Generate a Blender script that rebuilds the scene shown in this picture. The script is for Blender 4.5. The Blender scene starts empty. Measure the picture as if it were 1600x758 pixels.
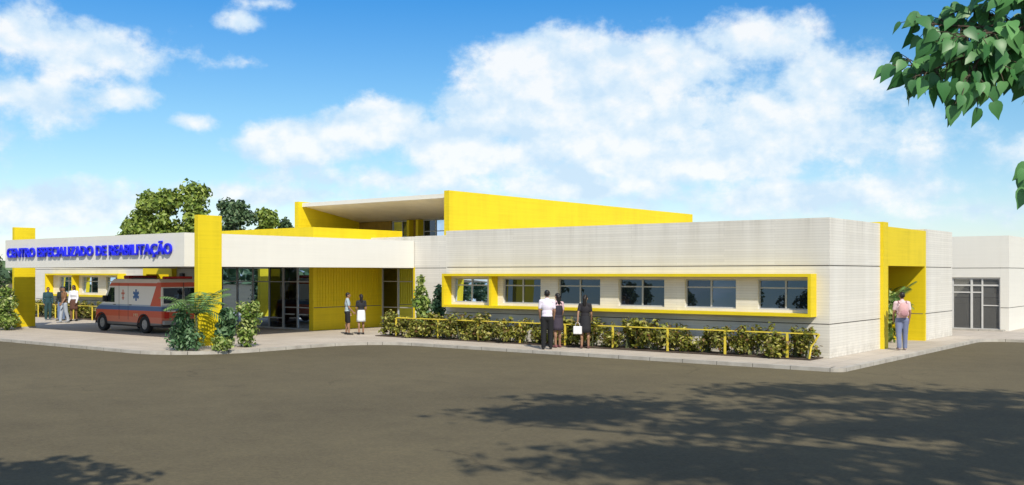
import bpy, bmesh, math, random
import numpy as np
from mathutils import Vector, Matrix

S = bpy.context.scene
COL = S.collection
R = math.radians
rng = random.Random(7)

# ------------------------------------------------------------------ helpers
def tag(o, label=None, cat=None, group=None, kind=None):
    if label: o['label'] = label
    if cat: o['category'] = cat
    if group: o['group'] = group
    if kind: o['kind'] = kind
    return o

def thing(name, label, cat, loc=(0, 0, 0), rz=0.0, group=None):
    o = bpy.data.objects.new(name, None)
    COL.objects.link(o)
    o.location = loc
    o.rotation_euler = (0, 0, rz)
    o.empty_display_size = 0.2
    return tag(o, label, cat, group)

def link_mesh(name, me, mat, parent=None, smooth=False):
    o = bpy.data.objects.new(name, me)
    COL.objects.link(o)
    if mat is not None:
        me.materials.append(mat)
    if parent is not None:
        o.parent = parent
    if smooth:
        me.shade_smooth()
    return o

class MB:
    """collects shapes, builds them as one mesh object"""
    def __init__(s):
        s.v = []; s.f = []
    def add(s, vs, fs):
        n = len(s.v)
        s.v += [tuple(p) for p in vs]
        s.f += [tuple(i + n for i in f) for f in fs]
        return s
    def box(s, x0, x1, y0, y1, z0, z1):
        vs = [(x0, y0, z0), (x1, y0, z0), (x1, y1, z0), (x0, y1, z0),
              (x0, y0, z1), (x1, y0, z1), (x1, y1, z1), (x0, y1, z1)]
        fs = [(0, 3, 2, 1), (4, 5, 6, 7), (0, 1, 5, 4), (1, 2, 6, 5), (2, 3, 7, 6), (3, 0, 4, 7)]
        return s.add(vs, fs)
    def prism(s, poly, axis, a, b):
        """poly: 2D points counter-clockwise; axis 'x','y','z' extruded from a to b"""
        n = len(poly)
        def P(p, t):
            if axis == 'x': return (t, p[0], p[1])
            if axis == 'y': return (p[0], t, p[1])
            return (p[0], p[1], t)
        vs = [P(p, a) for p in poly] + [P(p, b) for p in poly]
        fs = [tuple(range(n))[::-1], tuple(range(n, 2 * n))]
        fs += [(i, (i + 1) % n, (i + 1) % n + n, i + n) for i in range(n)]
        return s.add(vs, fs)
    def tube(s, pts, rad, n=8, cap=True):
        pts = [Vector(p) for p in pts]
        if not isinstance(rad, (list, tuple)): rad = [rad] * len(pts)
        vs = []; fs = []
        t0 = (pts[1] - pts[0]).normalized()
        up = Vector((0, 0, 1)) if abs(t0.z) < .9 else Vector((1, 0, 0))
        u = t0.cross(up).normalized()
        for i, p in enumerate(pts):
            t = (pts[min(i + 1, len(pts) - 1)] - pts[max(i - 1, 0)]).normalized()
            u = (u - t * u.dot(t)).normalized()
            w = t.cross(u)
            for k in range(n):
                a = 2 * math.pi * k / n
                vs.append(p + (u * math.cos(a) + w * math.sin(a)) * rad[i])
        for i in range(len(pts) - 1):
            for k in range(n):
                a = i * n + k; b = i * n + (k + 1) % n
                fs.append((a, b, b + n, a + n))
        if cap:
            fs.append(tuple(range(n))[::-1])
            fs.append(tuple(range((len(pts) - 1) * n, len(pts) * n)))
        return s.add(vs, fs)
    def capsule(s, p0, r0, p1, r1, n=10, m=4):
        p0 = Vector(p0); p1 = Vector(p1)
        d = p1 - p0
        if d.length < 1e-5: d = Vector((0, 0, 1e-4))
        t = d.normalized()
        up = Vector((0, 0, 1)) if abs(t.z) < .9 else Vector((1, 0, 0))
        u = t.cross(up).normalized(); w = t.cross(u)
        rings = []
        for i in range(m + 1):
            a = -math.pi / 2 + (math.pi / 2) * i / m
            rings.append((p0 + t * (r0 * math.sin(a)), max(r0 * math.cos(a), 1e-4)))
        for i in range(m + 1):
            a = (math.pi / 2) * i / m
            rings.append((p1 + t * (r1 * math.sin(a)), max(r1 * math.cos(a), 1e-4)))
        vs = []; fs = []
        for c, r in rings:
            for k in range(n):
                a = 2 * math.pi * k / n
                vs.append(c + (u * math.cos(a) + w * math.sin(a)) * r)
        for i in range(len(rings) - 1):
            for k in range(n):
                a = i * n + k; b = i * n + (k + 1) % n
                fs.append((a, b, b + n, a + n))
        fs.append(tuple(range(n))[::-1]); fs.append(tuple(range((len(rings) - 1) * n, len(rings) * n)))
        return s.add(vs, fs)
    def ell(s, c, r, n=14, m=9):
        c = Vector(c); vs = []; fs = []
        for i in range(m + 1):
            a = -math.pi / 2 + math.pi * i / m
            cr = max(math.cos(a), 1e-3)
            for k in range(n):
                b = 2 * math.pi * k / n
                vs.append((c.x + r[0] * cr * math.cos(b), c.y + r[1] * cr * math.sin(b), c.z + r[2] * math.sin(a)))
        for i in range(m):
            for k in range(n):
                a = i * n + k; b = i * n + (k + 1) % n
                fs.append((a, b, b + n, a + n))
        fs.append(tuple(range(n))[::-1]); fs.append(tuple(range(m * n, (m + 1) * n)))
        return s.add(vs, fs)
    def mesh(s, name):
        me = bpy.data.meshes.new(name)
        me.from_pydata(s.v, [], s.f)
        me.update()
        return me
    def build(s, name, mat, parent=None, smooth=False, bevel=0.0, seg=2):
        o = link_mesh(name, s.mesh(name), mat, parent, smooth)
        bm = bmesh.new(); bm.from_mesh(o.data)
        bmesh.ops.recalc_face_normals(bm, faces=bm.faces)
        bm.to_mesh(o.data); bm.free()
        if smooth: o.data.shade_smooth()
        if bevel > 0:
            m = o.modifiers.new('bevel', 'BEVEL')
            m.width = bevel; m.segments = seg; m.limit_method = 'ANGLE'; m.angle_limit = R(35)
        return o

def bake_mods(o):
    dg = bpy.context.evaluated_depsgraph_get()
    me = bpy.data.meshes.new_from_object(o.evaluated_get(dg))
    old = o.data
    o.modifiers.clear()
    o.data = me
    if old.users == 0: bpy.data.meshes.remove(old)
    return o

def copy_tree(o, parent=None):
    c = o.copy(); COL.objects.link(c)
    c.parent = parent
    for ch in list(o.children): copy_tree(ch, c)
    return c

# ------------------------------------------------------------------ materials
def newmat(name):
    m = bpy.data.materials.new(name); m.use_nodes = True
    nt = m.node_tree
    b = nt.nodes['Principled BSDF']
    return m, nt, b

def N(nt, t, **kw):
    n = nt.nodes.new(t)
    for k, v in kw.items():
        if k in n.inputs.keys() if hasattr(n.inputs, 'keys') else False: n.inputs[k].default_value = v
        else: setattr(n, k, v)
    return n

def ramp(nt, fac, stops, interp='LINEAR'):
    r = nt.nodes.new('ShaderNodeValToRGB')
    r.color_ramp.interpolation = interp
    e = r.color_ramp.elements
    while len(e) < len(stops): e.new(0.5)
    for i, (p, c) in enumerate(stops):
        e[i].position = p
        e[i].color = (*c, 1) if len(c) == 3 else c
    nt.links.new(fac, r.inputs[0])
    return r.outputs[0]

def noise(nt, scale, detail=4, rough=.55, vec=None, dims='3D'):
    n = nt.nodes.new('ShaderNodeTexNoise')
    n.noise_dimensions = dims
    n.inputs['Scale'].default_value = scale
    n.inputs['Detail'].default_value = detail
    n.inputs['Roughness'].default_value = rough
    if vec is not None: nt.links.new(vec, n.inputs['Vector'])
    return n.outputs['Fac']

def mathn(nt, op, a, b=None, c=None, clamp=False):
    n = nt.nodes.new('ShaderNodeMath'); n.operation = op; n.use_clamp = clamp
    for i, v in enumerate((a, b, c)):
        if v is None: continue
        if isinstance(v, (int, float)): n.inputs[i].default_value = v
        else: nt.links.new(v, n.inputs[i])
    return n.outputs[0]

def bump(nt, bsdf, h, strength=.2, dist=.02):
    n = nt.nodes.new('ShaderNodeBump')
    n.inputs['Strength'].default_value = strength
    n.inputs['Distance'].default_value = dist
    nt.links.new(h, n.inputs['Height'])
    nt.links.new(n.outputs[0], bsdf.inputs['Normal'])

def position(nt, scale=(1, 1, 1)):
    g = nt.nodes.new('ShaderNodeNewGeometry')
    m = nt.nodes.new('ShaderNodeMapping')
    m.inputs['Scale'].default_value = scale
    nt.links.new(g.outputs['Position'], m.inputs['Vector'])
    return m.outputs[0]

def plain(name, c, rough=.6, metal=0.0, var=.08, scale=6, spec=.4):
    m, nt, b = newmat(name)
    f = noise(nt, scale, 4, .6, position(nt))
    lo = tuple(max(0, v * (1 - var)) for v in c); hi = tuple(min(1, v * (1 + var)) for v in c)
    nt.links.new(ramp(nt, f, [(.3, lo), (.7, hi)]), b.inputs['Base Color'])
    b.inputs['Roughness'].default_value = rough
    b.inputs['Metallic'].default_value = metal
    b.inputs['Specular IOR Level'].default_value = spec
    return m

def painted(name, c, streak=.05, rough=.55, dirt=.12):
    """painted masonry with faint horizontal board lines, weather streaks and a dirty foot"""
    m, nt, b = newmat(name)
    p = position(nt)
    lines = noise(nt, 1.0, 5, .65, position(nt, (.35, .35, 16)))
    streaks = noise(nt, 1.0, 5, .6, position(nt, (3.2, 3.2, .22)))
    blot = noise(nt, .8, 5, .6, p)
    a = mathn(nt, 'MULTIPLY_ADD', lines, .5, 0)
    a = mathn(nt, 'MULTIPLY_ADD', streaks, .35, a)
    a = mathn(nt, 'MULTIPLY_ADD', blot, .35, a)
    lo = tuple(v * (1 - dirt) for v in c); hi = tuple(min(1, v * (1 + streak)) for v in c)
    nt.links.new(ramp(nt, a, [(.38, lo), (.62, c), (.8, hi)]), b.inputs['Base Color'])
    b.inputs['Roughness'].default_value = rough
    b.inputs['Specular IOR Level'].default_value = .3
    g = nt.nodes.new('ShaderNodeTexBrick')
    mp = nt.nodes.new('ShaderNodeMapping'); mp.inputs['Rotation'].default_value = (R(90), 0, 0)
    nt.links.new(p, mp.inputs['Vector'])
    bump(nt, b, lines, .25, .01)
    return m

def tiled(name, c):
    """small pale ceramic tiles with thin joints, on walls along x or y"""
    m, nt, b = newmat(name)
    g = nt.nodes.new('ShaderNodeNewGeometry')
    sp = nt.nodes.new('ShaderNodeSeparateXYZ'); nt.links.new(g.outputs['Position'], sp.inputs[0])
    xy = mathn(nt, 'ADD', sp.outputs[0], sp.outputs[1])
    cb = nt.nodes.new('ShaderNodeCombineXYZ')
    nt.links.new(xy, cb.inputs[0]); nt.links.new(sp.outputs[2], cb.inputs[1])
    t = nt.nodes.new('ShaderNodeTexBrick')
    t.offset = 0.5
    nt.links.new(cb.outputs[0], t.inputs['Vector'])
    t.inputs['Scale'].default_value = 1.0
    t.inputs['Brick Width'].default_value = 3.1
    t.inputs['Row Height'].default_value = .075
    t.inputs['Mortar Size'].default_value = .004
    t.inputs['Mortar Smooth'].default_value = .3
    t.inputs['Bias'].default_value = 0
    t.inputs['Color1'].default_value = (*[v * 1.03 for v in c], 1)
    t.inputs['Color2'].default_value = (*[v * .95 for v in c], 1)
    t.inputs['Mortar'].default_value = (*[v * .74 for v in c], 1)
    st = noise(nt, 1.0, 5, .6, position(nt, (1.6, 1.6, .18)))
    mx = nt.nodes.new('ShaderNodeMix'); mx.data_type = 'RGBA'; mx.blend_type = 'MULTIPLY'
    mx.inputs[0].default_value = 1
    nt.links.new(t.outputs['Color'], mx.inputs[6])
    nt.links.new(ramp(nt, st, [(.3, (.90, .89, .87)), (.65, (1, 1, 1))]), mx.inputs[7])
    drip = noise(nt, 1.0, 4, .6, position(nt, (4.5, 4.5, .12)))
    top = mathn(nt, 'MULTIPLY', mathn(nt, 'SUBTRACT', sp.outputs[2], 3.0, clamp=True), 1.25, clamp=True)
    foot = mathn(nt, 'MULTIPLY', mathn(nt, 'SUBTRACT', .42, sp.outputs[2], clamp=True), 2.4, clamp=True)
    spl = noise(nt, 3.5, 5, .7, position(nt))
    dirt = mathn(nt, 'ADD', mathn(nt, 'MULTIPLY', top, mathn(nt, 'MULTIPLY', mathn(nt, 'SUBTRACT', drip, .50, clamp=True), 1.1)), mathn(nt, 'MULTIPLY', foot, mathn(nt, 'MULTIPLY', mathn(nt, 'SUBTRACT', spl, .38, clamp=True), 1.6)), clamp=True)
    md = nt.nodes.new('ShaderNodeMix'); md.data_type = 'RGBA'
    nt.links.new(dirt, md.inputs[0]); nt.links.new(mx.outputs[2], md.inputs[6]); md.inputs[7].default_value = (.26, .235, .19, 1)
    nt.links.new(md.outputs[2], b.inputs['Base Color'])
    b.inputs['Roughness'].default_value = .5
    b.inputs['Specular IOR Level'].default_value = .35
    inv = mathn(nt, 'SUBTRACT', 1, t.outputs['Fac'])
    bump(nt, b, inv, .35, .006)
    return m

def leafmat(name, cols, rough=.45, transl=.25):
    m, nt, b = newmat(name)
    g = nt.nodes.new('ShaderNodeNewGeometry')
    k = len(cols)
    c = ramp(nt, g.outputs['Random Per Island'], [(i / max(1, k - 1), cc) for i, cc in enumerate(cols)])
    nt.links.new(c, b.inputs['Base Color'])
    b.inputs['Roughness'].default_value = rough
    b.inputs['Specular IOR Level'].default_value = .35
    tr = nt.nodes.new('ShaderNodeBsdfTranslucent'); nt.links.new(c, tr.inputs[0])
    mx = nt.nodes.new('ShaderNodeMixShader'); mx.inputs[0].default_value = transl
    nt.links.new(b.outputs[0], mx.inputs[1]); nt.links.new(tr.outputs[0], mx.inputs[2])
    nt.links.new(mx.outputs[0], nt.nodes['Material Output'].inputs[0])
    return m

def glassmat(name, tint, ior=1.9, rough=.01, opaque=None, grey_lift=None):
    m, nt, b = newmat(name)
    nt.nodes.remove(b)
    gl = nt.nodes.new('ShaderNodeBsdfGlossy'); gl.inputs['Roughness'].default_value = rough
    gl.inputs[0].default_value = (.62, .78, 1, 1)
    wob = noise(nt, .9, 2, .5, position(nt))
    bp = nt.nodes.new('ShaderNodeBump'); bp.inputs['Strength'].default_value = .03; bp.inputs['Distance'].default_value = .04
    nt.links.new(wob, bp.inputs['Height']); nt.links.new(bp.outputs[0], gl.inputs['Normal'])
    if opaque is None:
        tr = nt.nodes.new('ShaderNodeBsdfTransparent'); tr.inputs[0].default_value = (*tint, 1)
    else:
        tr = nt.nodes.new('ShaderNodeBsdfDiffuse'); tr.inputs[0].default_value = (*opaque, 1)
    if grey_lift is not None:
        df = nt.nodes.new('ShaderNodeBsdfDiffuse'); df.inputs[0].default_value = (*grey_lift, 1)
        mf = nt.nodes.new('ShaderNodeMixShader'); mf.inputs[0].default_value = .5
        nt.links.new(tr.outputs[0], mf.inputs[1]); nt.links.new(df.outputs[0], mf.inputs[2]); tr = mf
    fr = nt.nodes.new('ShaderNodeFresnel'); fr.inputs[0].default_value = ior
    mx = nt.nodes.new('ShaderNodeMixShader')
    nt.links.new(fr.outputs[0], mx.inputs[0])
    nt.links.new(tr.outputs[0], mx.inputs[1]); nt.links.new(gl.outputs[0], mx.inputs[2])
    nt.links.new(mx.outputs[0], nt.nodes['Material Output'].inputs[0])
    return m

M = {}
M['white'] = tiled('white_tile', (.74, .71, .645))
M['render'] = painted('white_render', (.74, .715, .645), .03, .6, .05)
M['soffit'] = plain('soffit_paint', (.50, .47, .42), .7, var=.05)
M['cream'] = plain('cream_soffit', (.88, .77, .57), .7, var=.06, scale=2)
M['groove'] = plain('joint_shadow_gap', (.13, .12, .10), .8)
M['yellow'] = painted('yellow_paint', (.74, .565, .012), .06, .55, .17)
M['yellow_steel'] = plain('yellow_steel', (.72, .56, .06), .45, var=.1)
M['alu'] = plain('grey_aluminium', (.44, .44, .43), .4, .15, .06)
M['pale_alu'] = plain('pale_aluminium', (.62, .61, .58), .45, .05, .05)
M['bronze'] = plain('dark_frame', (.06, .055, .05), .4, .5)
M['glass'] = glassmat('window_glass', (.3, .33, .35), 1.95, opaque=(.012, .016, .022))
M['lobby_glass'] = glassmat('lobby_glass', (.48, .49, .50), 1.75)
M['door_glass'] = glassmat('door_glass', (.85, .86, .85), 1.4, grey_lift=(.17, .165, .155))  # grey diffuse mixed in to lighten the dark view behind the panes
M['concrete'] = plain('roof_membrane', (.62, .60, .56), .85, var=.12, scale=1)
M['shaded_yellow'] = plain('yellow_in_shade', (.30, .185, .03), .6, var=.2, scale=3)  # brown tone paints shade into the yellow clerestory wall
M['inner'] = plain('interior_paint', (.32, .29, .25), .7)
M['wood'] = plain('counter_wood', (.16, .06, .03), .5, var=.25, scale=3)
M['blue_letters'] = plain('blue_letters', (.010, .016, .80), .4, var=.03)
M['bark'] = plain('bark', (.09, .065, .045), .9, var=.4, scale=14)
M['stem'] = plain('green_stem', (.10, .12, .05), .7, var=.3)
M['tyre'] = plain('tyre_rubber', (.02, .02, .02), .8)
M['rim'] = plain('wheel_rim', (.32, .32, .33), .4, .7)
M['blackp'] = plain('black_plastic', (.025, .025, .028), .5)
M['red_lens'] = plain('red_lens', (.5, .02, .015), .2)
M['clear_lens'] = plain('headlamp_lens', (.6, .62, .62), .15)
M['chrome'] = plain('grey_bumper', (.30, .29, .28), .5)
M['soil'] = plain('soil', (.07, .05, .035), .95, var=.4, scale=9)

# asphalt
m, nt, b = newmat('asphalt')
p = position(nt)
big = noise(nt, .10, 6, .6, p); fine = noise(nt, 55, 3, .8, p); mid = noise(nt, 1.3, 6, .65, p)
a = mathn(nt, 'MULTIPLY_ADD', big, .6, 0); a = mathn(nt, 'MULTIPLY_ADD', mid, .3, a); a = mathn(nt, 'MULTIPLY_ADD', fine, .25, a)
vo = nt.nodes.new('ShaderNodeTexVoronoi'); vo.feature = 'DISTANCE_TO_EDGE'; vo.inputs['Scale'].default_value = .16
wv = nt.nodes.new('ShaderNodeVectorMath'); wv.operation = 'ADD'
nz = nt.nodes.new('ShaderNodeTexNoise'); nz.inputs['Scale'].default_value = 1.1; nz.inputs['Detail'].default_value = 6
nt.links.new(p, nz.inputs['Vector']); nt.links.new(p, wv.inputs[0]); nt.links.new(nz.outputs['Color'], wv.inputs[1]); nt.links.new(wv.outputs[0], vo.inputs['Vector'])
crack = mathn(nt, 'MULTIPLY', mathn(nt, 'LESS_THAN', vo.outputs['Distance'], .006), mathn(nt, 'GREATER_THAN', noise(nt, .12, 3, .5, p), .52))
oil = mathn(nt, 'MULTIPLY', mathn(nt, 'SUBTRACT', noise(nt, .42, 5, .7, p), .63, clamp=True), 1.3)
grain = mathn(nt, 'MULTIPLY', mathn(nt, 'SUBTRACT', noise(nt, 18, 4, .8, p), .5), .75)
a = mathn(nt, 'ADD', a, grain); a = mathn(nt, 'SUBTRACT', a, oil); a = mathn(nt, 'SUBTRACT', a, mathn(nt, 'MULTIPLY', crack, .13))
nt.links.new(ramp(nt, a, [(.22, (.060, .050, .032)), (.40, (.096, .080, .048)), (.58, (.124, .104, .062)), (.75, (.155, .129, .073))]), b.inputs['Base Color'])
b.inputs['Roughness'].default_value = .9; b.inputs['Specular IOR Level'].default_value = .2
bump(nt, b, fine, .5, .01)
M['asphalt'] = m
# paving
m, nt, b = newmat('paving')
t = nt.nodes.new('ShaderNodeTexBrick'); nt.links.new(position(nt), t.inputs['Vector'])
t.inputs['Scale'].default_value = 1; t.inputs['Brick Width'].default_value = .6; t.inputs['Row Height'].default_value = .6
t.inputs['Mortar Size'].default_value = .008; t.offset = 0
t.inputs['Color1'].default_value = (.52, .46, .385, 1); t.inputs['Color2'].default_value = (.485, .425, .355, 1); t.inputs['Mortar'].default_value = (.31, .275, .23, 1)
mx = nt.nodes.new('ShaderNodeMix'); mx.data_type = 'RGBA'; mx.blend_type = 'MULTIPLY'; mx.inputs[0].default_value = 1
nt.links.new(t.outputs['Color'], mx.inputs[6])
nt.links.new(ramp(nt, noise(nt, .7, 7, .65, position(nt)), [(.3, (.82, .81, .79)), (.65, (1, 1, 1))]), mx.inputs[7])
nt.links.new(mx.outputs[2], b.inputs['Base Color']); b.inputs['Roughness'].default_value = .85
M['paving'] = m
m, nt, b = newmat('kerb_stone')
g_ = nt.nodes.new('ShaderNodeNewGeometry'); sp_ = nt.nodes.new('ShaderNodeSeparateXYZ'); nt.links.new(g_.outputs['Position'], sp_.inputs[0])
jt = mathn(nt, 'MULTIPLY', mathn(nt, 'GREATER_THAN', mathn(nt, 'FRACT', mathn(nt, 'ADD', sp_.outputs[0], 200)), .018), mathn(nt, 'GREATER_THAN', mathn(nt, 'FRACT', mathn(nt, 'ADD', sp_.outputs[1], 200.4)), .018))
f_ = mathn(nt, 'MULTIPLY', noise(nt, 2.2, 6, .65, position(nt)), mathn(nt, 'MULTIPLY_ADD', jt, .75, .25))
nt.links.new(ramp(nt, f_, [(.15, (.12, .11, .095)), (.38, (.36, .33, .285)), (.6, (.46, .43, .375))]), b.inputs['Base Color']); b.inputs['Roughness'].default_value = .85
M['kerb'] = m

G = lambda r, g, b_: (r, g, b_)
M['tree_leaf'] = leafmat('tree_leaf', [(.08, .14, .02), (.20, .28, .045), (.36, .43, .09), (.13, .20, .045)])
M['tree_blue'] = leafmat('tree_leaf_blue', [(.04, .085, .04), (.09, .155, .07), (.17, .24, .11)])
M['near_leaf'] = leafmat('broad_leaf', [(.025, .11, .035), (.10, .27, .08), (.17, .38, .13), (.05, .17, .055), (.07, .22, .065)], .4, .25)
M['hedge_leaf'] = leafmat('hedge_leaf', [(.07, .08, .014), (.18, .20, .025), (.40, .38, .05), (.11, .13, .016), (.56, .52, .16), (.14, .06, .025), (.14, .17, .025), (.30, .30, .05)])
M['dark_bush'] = leafmat('dark_bush_leaf', [(.045, .12, .045), (.10, .21, .09), (.19, .30, .15), (.065, .15, .06)])
M['light_bush'] = leafmat('light_bush_leaf', [(.10, .19, .03), (.28, .38, .075), (.48, .53, .19), (.09, .15, .03), (.20, .31, .06)])
M['palm'] = leafmat('palm_leaf', [(.09, .19, .05), (.20, .34, .10), (.13, .25, .11)])

# ------------------------------------------------------------------ foliage
def leaves_mesh(name, pos, nrm, size, seed=0, aspect=.5):
    """every leaf is a small folded four-point blade"""
    g = np.random.default_rng(seed)
    n = len(pos)
    nrm = nrm / np.linalg.norm(nrm, axis=1, keepdims=True)
    d = g.normal(size=(n, 3)); d -= (d * nrm).sum(1, keepdims=True) * nrm
    d /= np.linalg.norm(d, axis=1, keepdims=True)
    w = np.cross(nrm, d)
    s = size * g.uniform(.6, 1.3, size=(n, 1))
    A = pos - d * s * .5; B = pos + d * s * .5 - nrm * s * .12
    mid = pos + d * s * .05
    L = mid + w * s * aspect * .5 + nrm * s * .10
    Rr = mid - w * s * aspect * .5 + nrm * s * .10
    v = np.stack([A, L, B, Rr], 1).reshape(-1, 3)
    idx = np.arange(n) * 4
    tri = np.stack([idx, idx + 2, idx + 1, idx, idx + 3, idx + 2], 1).reshape(-1, 3)
    me = bpy.data.meshes.new(name)
    me.vertices.add(len(v)); me.vertices.foreach_set('co', v.astype(np.float32).ravel())
    me.loops.add(len(tri) * 3); me.loops.foreach_set('vertex_index', tri.astype(np.int32).ravel())
    me.polygons.add(len(tri)); me.polygons.foreach_set('loop_start', (np.arange(len(tri)) * 3).astype(np.int32))
    me.update(calc_edges=True)
    return me

def blob_leaves(blobs, n, seed, shell=.45, up=.4):
    """points through a set of ellipsoids (x,y,z,rx,ry,rz)"""
    g = np.random.default_rng(seed)
    B = np.array(blobs, float)
    wgt = (B[:, 3] * B[:, 4] * B[:, 5]) ** .75; wgt /= wgt.sum()
    k = g.choice(len(B), size=n, p=wgt)
    u = g.normal(size=(n, 3)); u /= np.linalg.norm(u, axis=1, keepdims=True)
    r = g.uniform(size=(n, 1)) ** shell * g.normal(1, .08, size=(n, 1))
    pos = B[k, :3] + u * r * B[k, 3:] * g.normal(1, .10, size=(n, 1))
    nrm = u + g.normal(size=(n, 3)) * .8 + np.array([0, 0, up])
    return pos, nrm

def crown_blobs(g, h, hw, base, count, top_taper=.55):
    out = []
    for i in range(count):
        f = g.random()
        z = base + (h - base) * f
        wid = hw * (1 - top_taper * abs(f - .35) / .65)
        a = g.uniform(0, 2 * math.pi); r = wid * math.sqrt(g.random()) * .70
        s = hw * g.uniform(.30, .52) * (1 - .25 * f)
        out.append((r * math.cos(a), r * math.sin(a), z - s * .5, s, s, s * .8))
    return out

def make_tree(name, label, cat, loc, h, hw, base, mat, seed, leaves=3500, size=.38, group=None, trunk_r=.22, count=22, taper=.55):
    g = random.Random(seed)
    t = thing(name, label, cat, loc, 0, group)
    blobs = crown_blobs(g, h, hw, base, count, taper)
    pos, nrm = blob_leaves(blobs, leaves, seed)
    link_mesh('crown', leaves_mesh('crown', pos, nrm, size, seed, .62), mat, t)
    mb = MB()
    top = h * .82
    pts = [(0, 0, -.15), (.05 * h * .2, 0, top * .3), (-.02 * h, .02 * h, top * .6), (0, 0, top)]
    mb.tube(pts, [trunk_r, trunk_r * .8, trunk_r * .5, trunk_r * .15], 8)
    for b_ in blobs[::2]:
        z0 = max(base * .6, b_[2] * .6)
        mb.tube([(0, 0, z0), (b_[0] * .5, b_[1] * .5, (z0 + b_[2]) * .52), (b_[0], b_[1], b_[2])],
                [trunk_r * .35, trunk_r * .22, trunk_r * .07], 5)
    mb.build('trunk', M['bark'], t, True)
    return t

def make_bush(name, label, cat, loc, blobs, n, size, mat, seed, group=None, aspect=.55, stems=5):
    t = thing(name, label, cat, loc, 0, group)
    pos, nrm = blob_leaves(blobs, n, seed, .5)
    pos[:, 2] = np.maximum(pos[:, 2], .03)
    link_mesh('foliage', leaves_mesh('foliage', pos, nrm, size, seed, aspect), mat, t)
    g = random.Random(seed); mb = MB()
    for i in range(stems):
        b_ = blobs[i % len(blobs)]
        mb.tube([(b_[0] * .3 + g.uniform(-.04, .04), b_[1] * .3, -.02), (b_[0] * .7, b_[1] * .7, b_[2] * .6), (b_[0], b_[1], b_[2] + b_[5] * .5)], [.018, .013, .006], 5)
    mb.build('stem', M['stem'], t)
    return t

def frond_geo(mb, p0, az, length, lift, droop, leaf=.30, npin=16, wid=.03):
    """an arching pinnate frond: rachis with paired leaflets"""
    pts = []
    d = Vector((math.cos(az), math.sin(az), 0)); side = Vector((-math.sin(az), math.cos(az), 0))
    for i in range(npin + 1):
        f = i / npin
        pts.append(Vector(p0) + d * (length * (f * .9)) + Vector((0, 0, lift * f - droop * f * f)))
    for i in range(1, npin):
        f = i / npin
        t = (pts[i + 1] - pts[i - 1]).normalized()
        ll = leaf * math.sin(math.pi * min(1, .12 + f * .86)) ** .7
        for s in (-1, 1):
            dirv = (side * s * .85 + t * .55 + Vector((0, 0, -.25))).normalized()
            b0 = pts[i]
            n_ = len(mb.v)
            tip = b0 + dirv * ll + Vector((0, 0, -.06 * ll))
            mdl = b0 + dirv * ll * .45
            mb.add([b0, mdl + t * wid, tip, mdl - t * wid], [(0, 1, 2, 3)])
    return pts

def make_palm(name, label, cat, loc, trunk_h, fronds, length, lift, droop, seed, group=None, az=None, npin=16, leaf=.3):
    t = thing(name, label, cat, loc, 0, group)
    g = random.Random(seed); fb = MB(); tb = MB()
    tb.tube([(0, 0, -.05), (.02, 0, trunk_h * .5), (0, 0, trunk_h)], [.05, .04, .03], 7)
    for i in range(fronds):
        a = (az[i] if az else 2 * math.pi * i / fronds + g.uniform(-.25, .25))
        L = length * g.uniform(.8, 1.15); li = lift * g.uniform(.6, 1.25)
        pts = frond_geo(fb, (0, 0, trunk_h), a, L, li, droop * g.uniform(.7, 1.2), leaf, npin)
        tb.tube(pts, [.012 * (1 - .8 * k / len(pts)) for k in range(len(pts))], 4)
    fb.build('frond', M['palm'], t); tb.build('trunk', M['stem'], t, True)
    return t

# ------------------------------------------------------------------ setting: ground, pavement
gm = MB(); gm.add([(-500, -500, -.09), (500, -500, -.09), (500, 500, -.09), (-500, 500, -.09)], [(0, 1, 2, 3)])
tag(gm.build('road', M['asphalt']), kind='structure')

def arc(cx, cy, r, a0, a1, n=10):
    return [(cx + r * math.cos(R(a0 + (a1 - a0) * i / n)), cy + r * math.sin(R(a0 + (a1 - a0) * i / n))) for i in range(n + 1)]
out = [(-90, -10.1)] + arc(-17.35, -7.6, 2.5, -90, 0) + arc(-12.85, -4.7, 2.0, 180, 90) + [(1.0, -2.7)]
out += arc(1.0, -2.4, .3, -90, 0, 5) + [(1.3, 10.4)] + arc(2.3, 10.4, 1.0, 180, 90, 6) + [(2.9, 11.4), (2.9, 60), (-90, 60)]
def offset_in(poly, d):
    n = len(poly); o = []
    for i in range(n):
        a = Vector(poly[i - 1]); b_ = Vector(poly[i]); c = Vector(poly[(i + 1) % n])
        e1 = (b_ - a).normalized(); e2 = (c - b_).normalized()
        n1 = Vector((-e1.y, e1.x)); n2 = Vector((-e2.y, e2.x))
        k = (n1 + n2); k = k / max(.2, k.dot(n1)) if k.length > 1e-6 else n1
        o.append(tuple(b_ + k * d))
    return o
inn = offset_in(out, .16)
pm = MB(); pm.add([(x, y, 0) for x, y in inn], [tuple(range(len(inn)))])
tag(pm.build('pavement', M['paving']), kind='structure')
km = MB(); n = len(out)
km.add([(x, y, -.12) for x, y in out] + [(x, y, .004) for x, y in out] + [(x, y, .004) for x, y in inn] + [(x, y, -.05) for x, y in inn],
       [(i, (i + 1) % n, (i + 1) % n + n, i + n) for i in range(n)] + [(i + n, (i + 1) % n + n, (i + 1) % n + 2 * n, i + 2 * n) for i in range(n)]
       + [(i + 2 * n, (i + 1) % n + 2 * n, (i + 1) % n + 3 * n, i + 3 * n) for i in range(n)])
tag(km.build('kerb', M['kerb']), kind='structure')
bed = MB(); bed.box(-16.5, -.15, -.98, -.06, 0, .03)
bed.box(-43.5, -34.5, -.95, -.06, 0, .05)
tag(bed.build('planting_bed', M['soil']), kind='structure')

# ------------------------------------------------------------------ clinic building
Z0, Z1, ZT = .92, 2.51, 3.81
GV = .013
bld = thing('clinic_building', 'long low white clinic with yellow fins, raised yellow roof and framed strip windows', 'building', (0, 0, 0))

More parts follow.
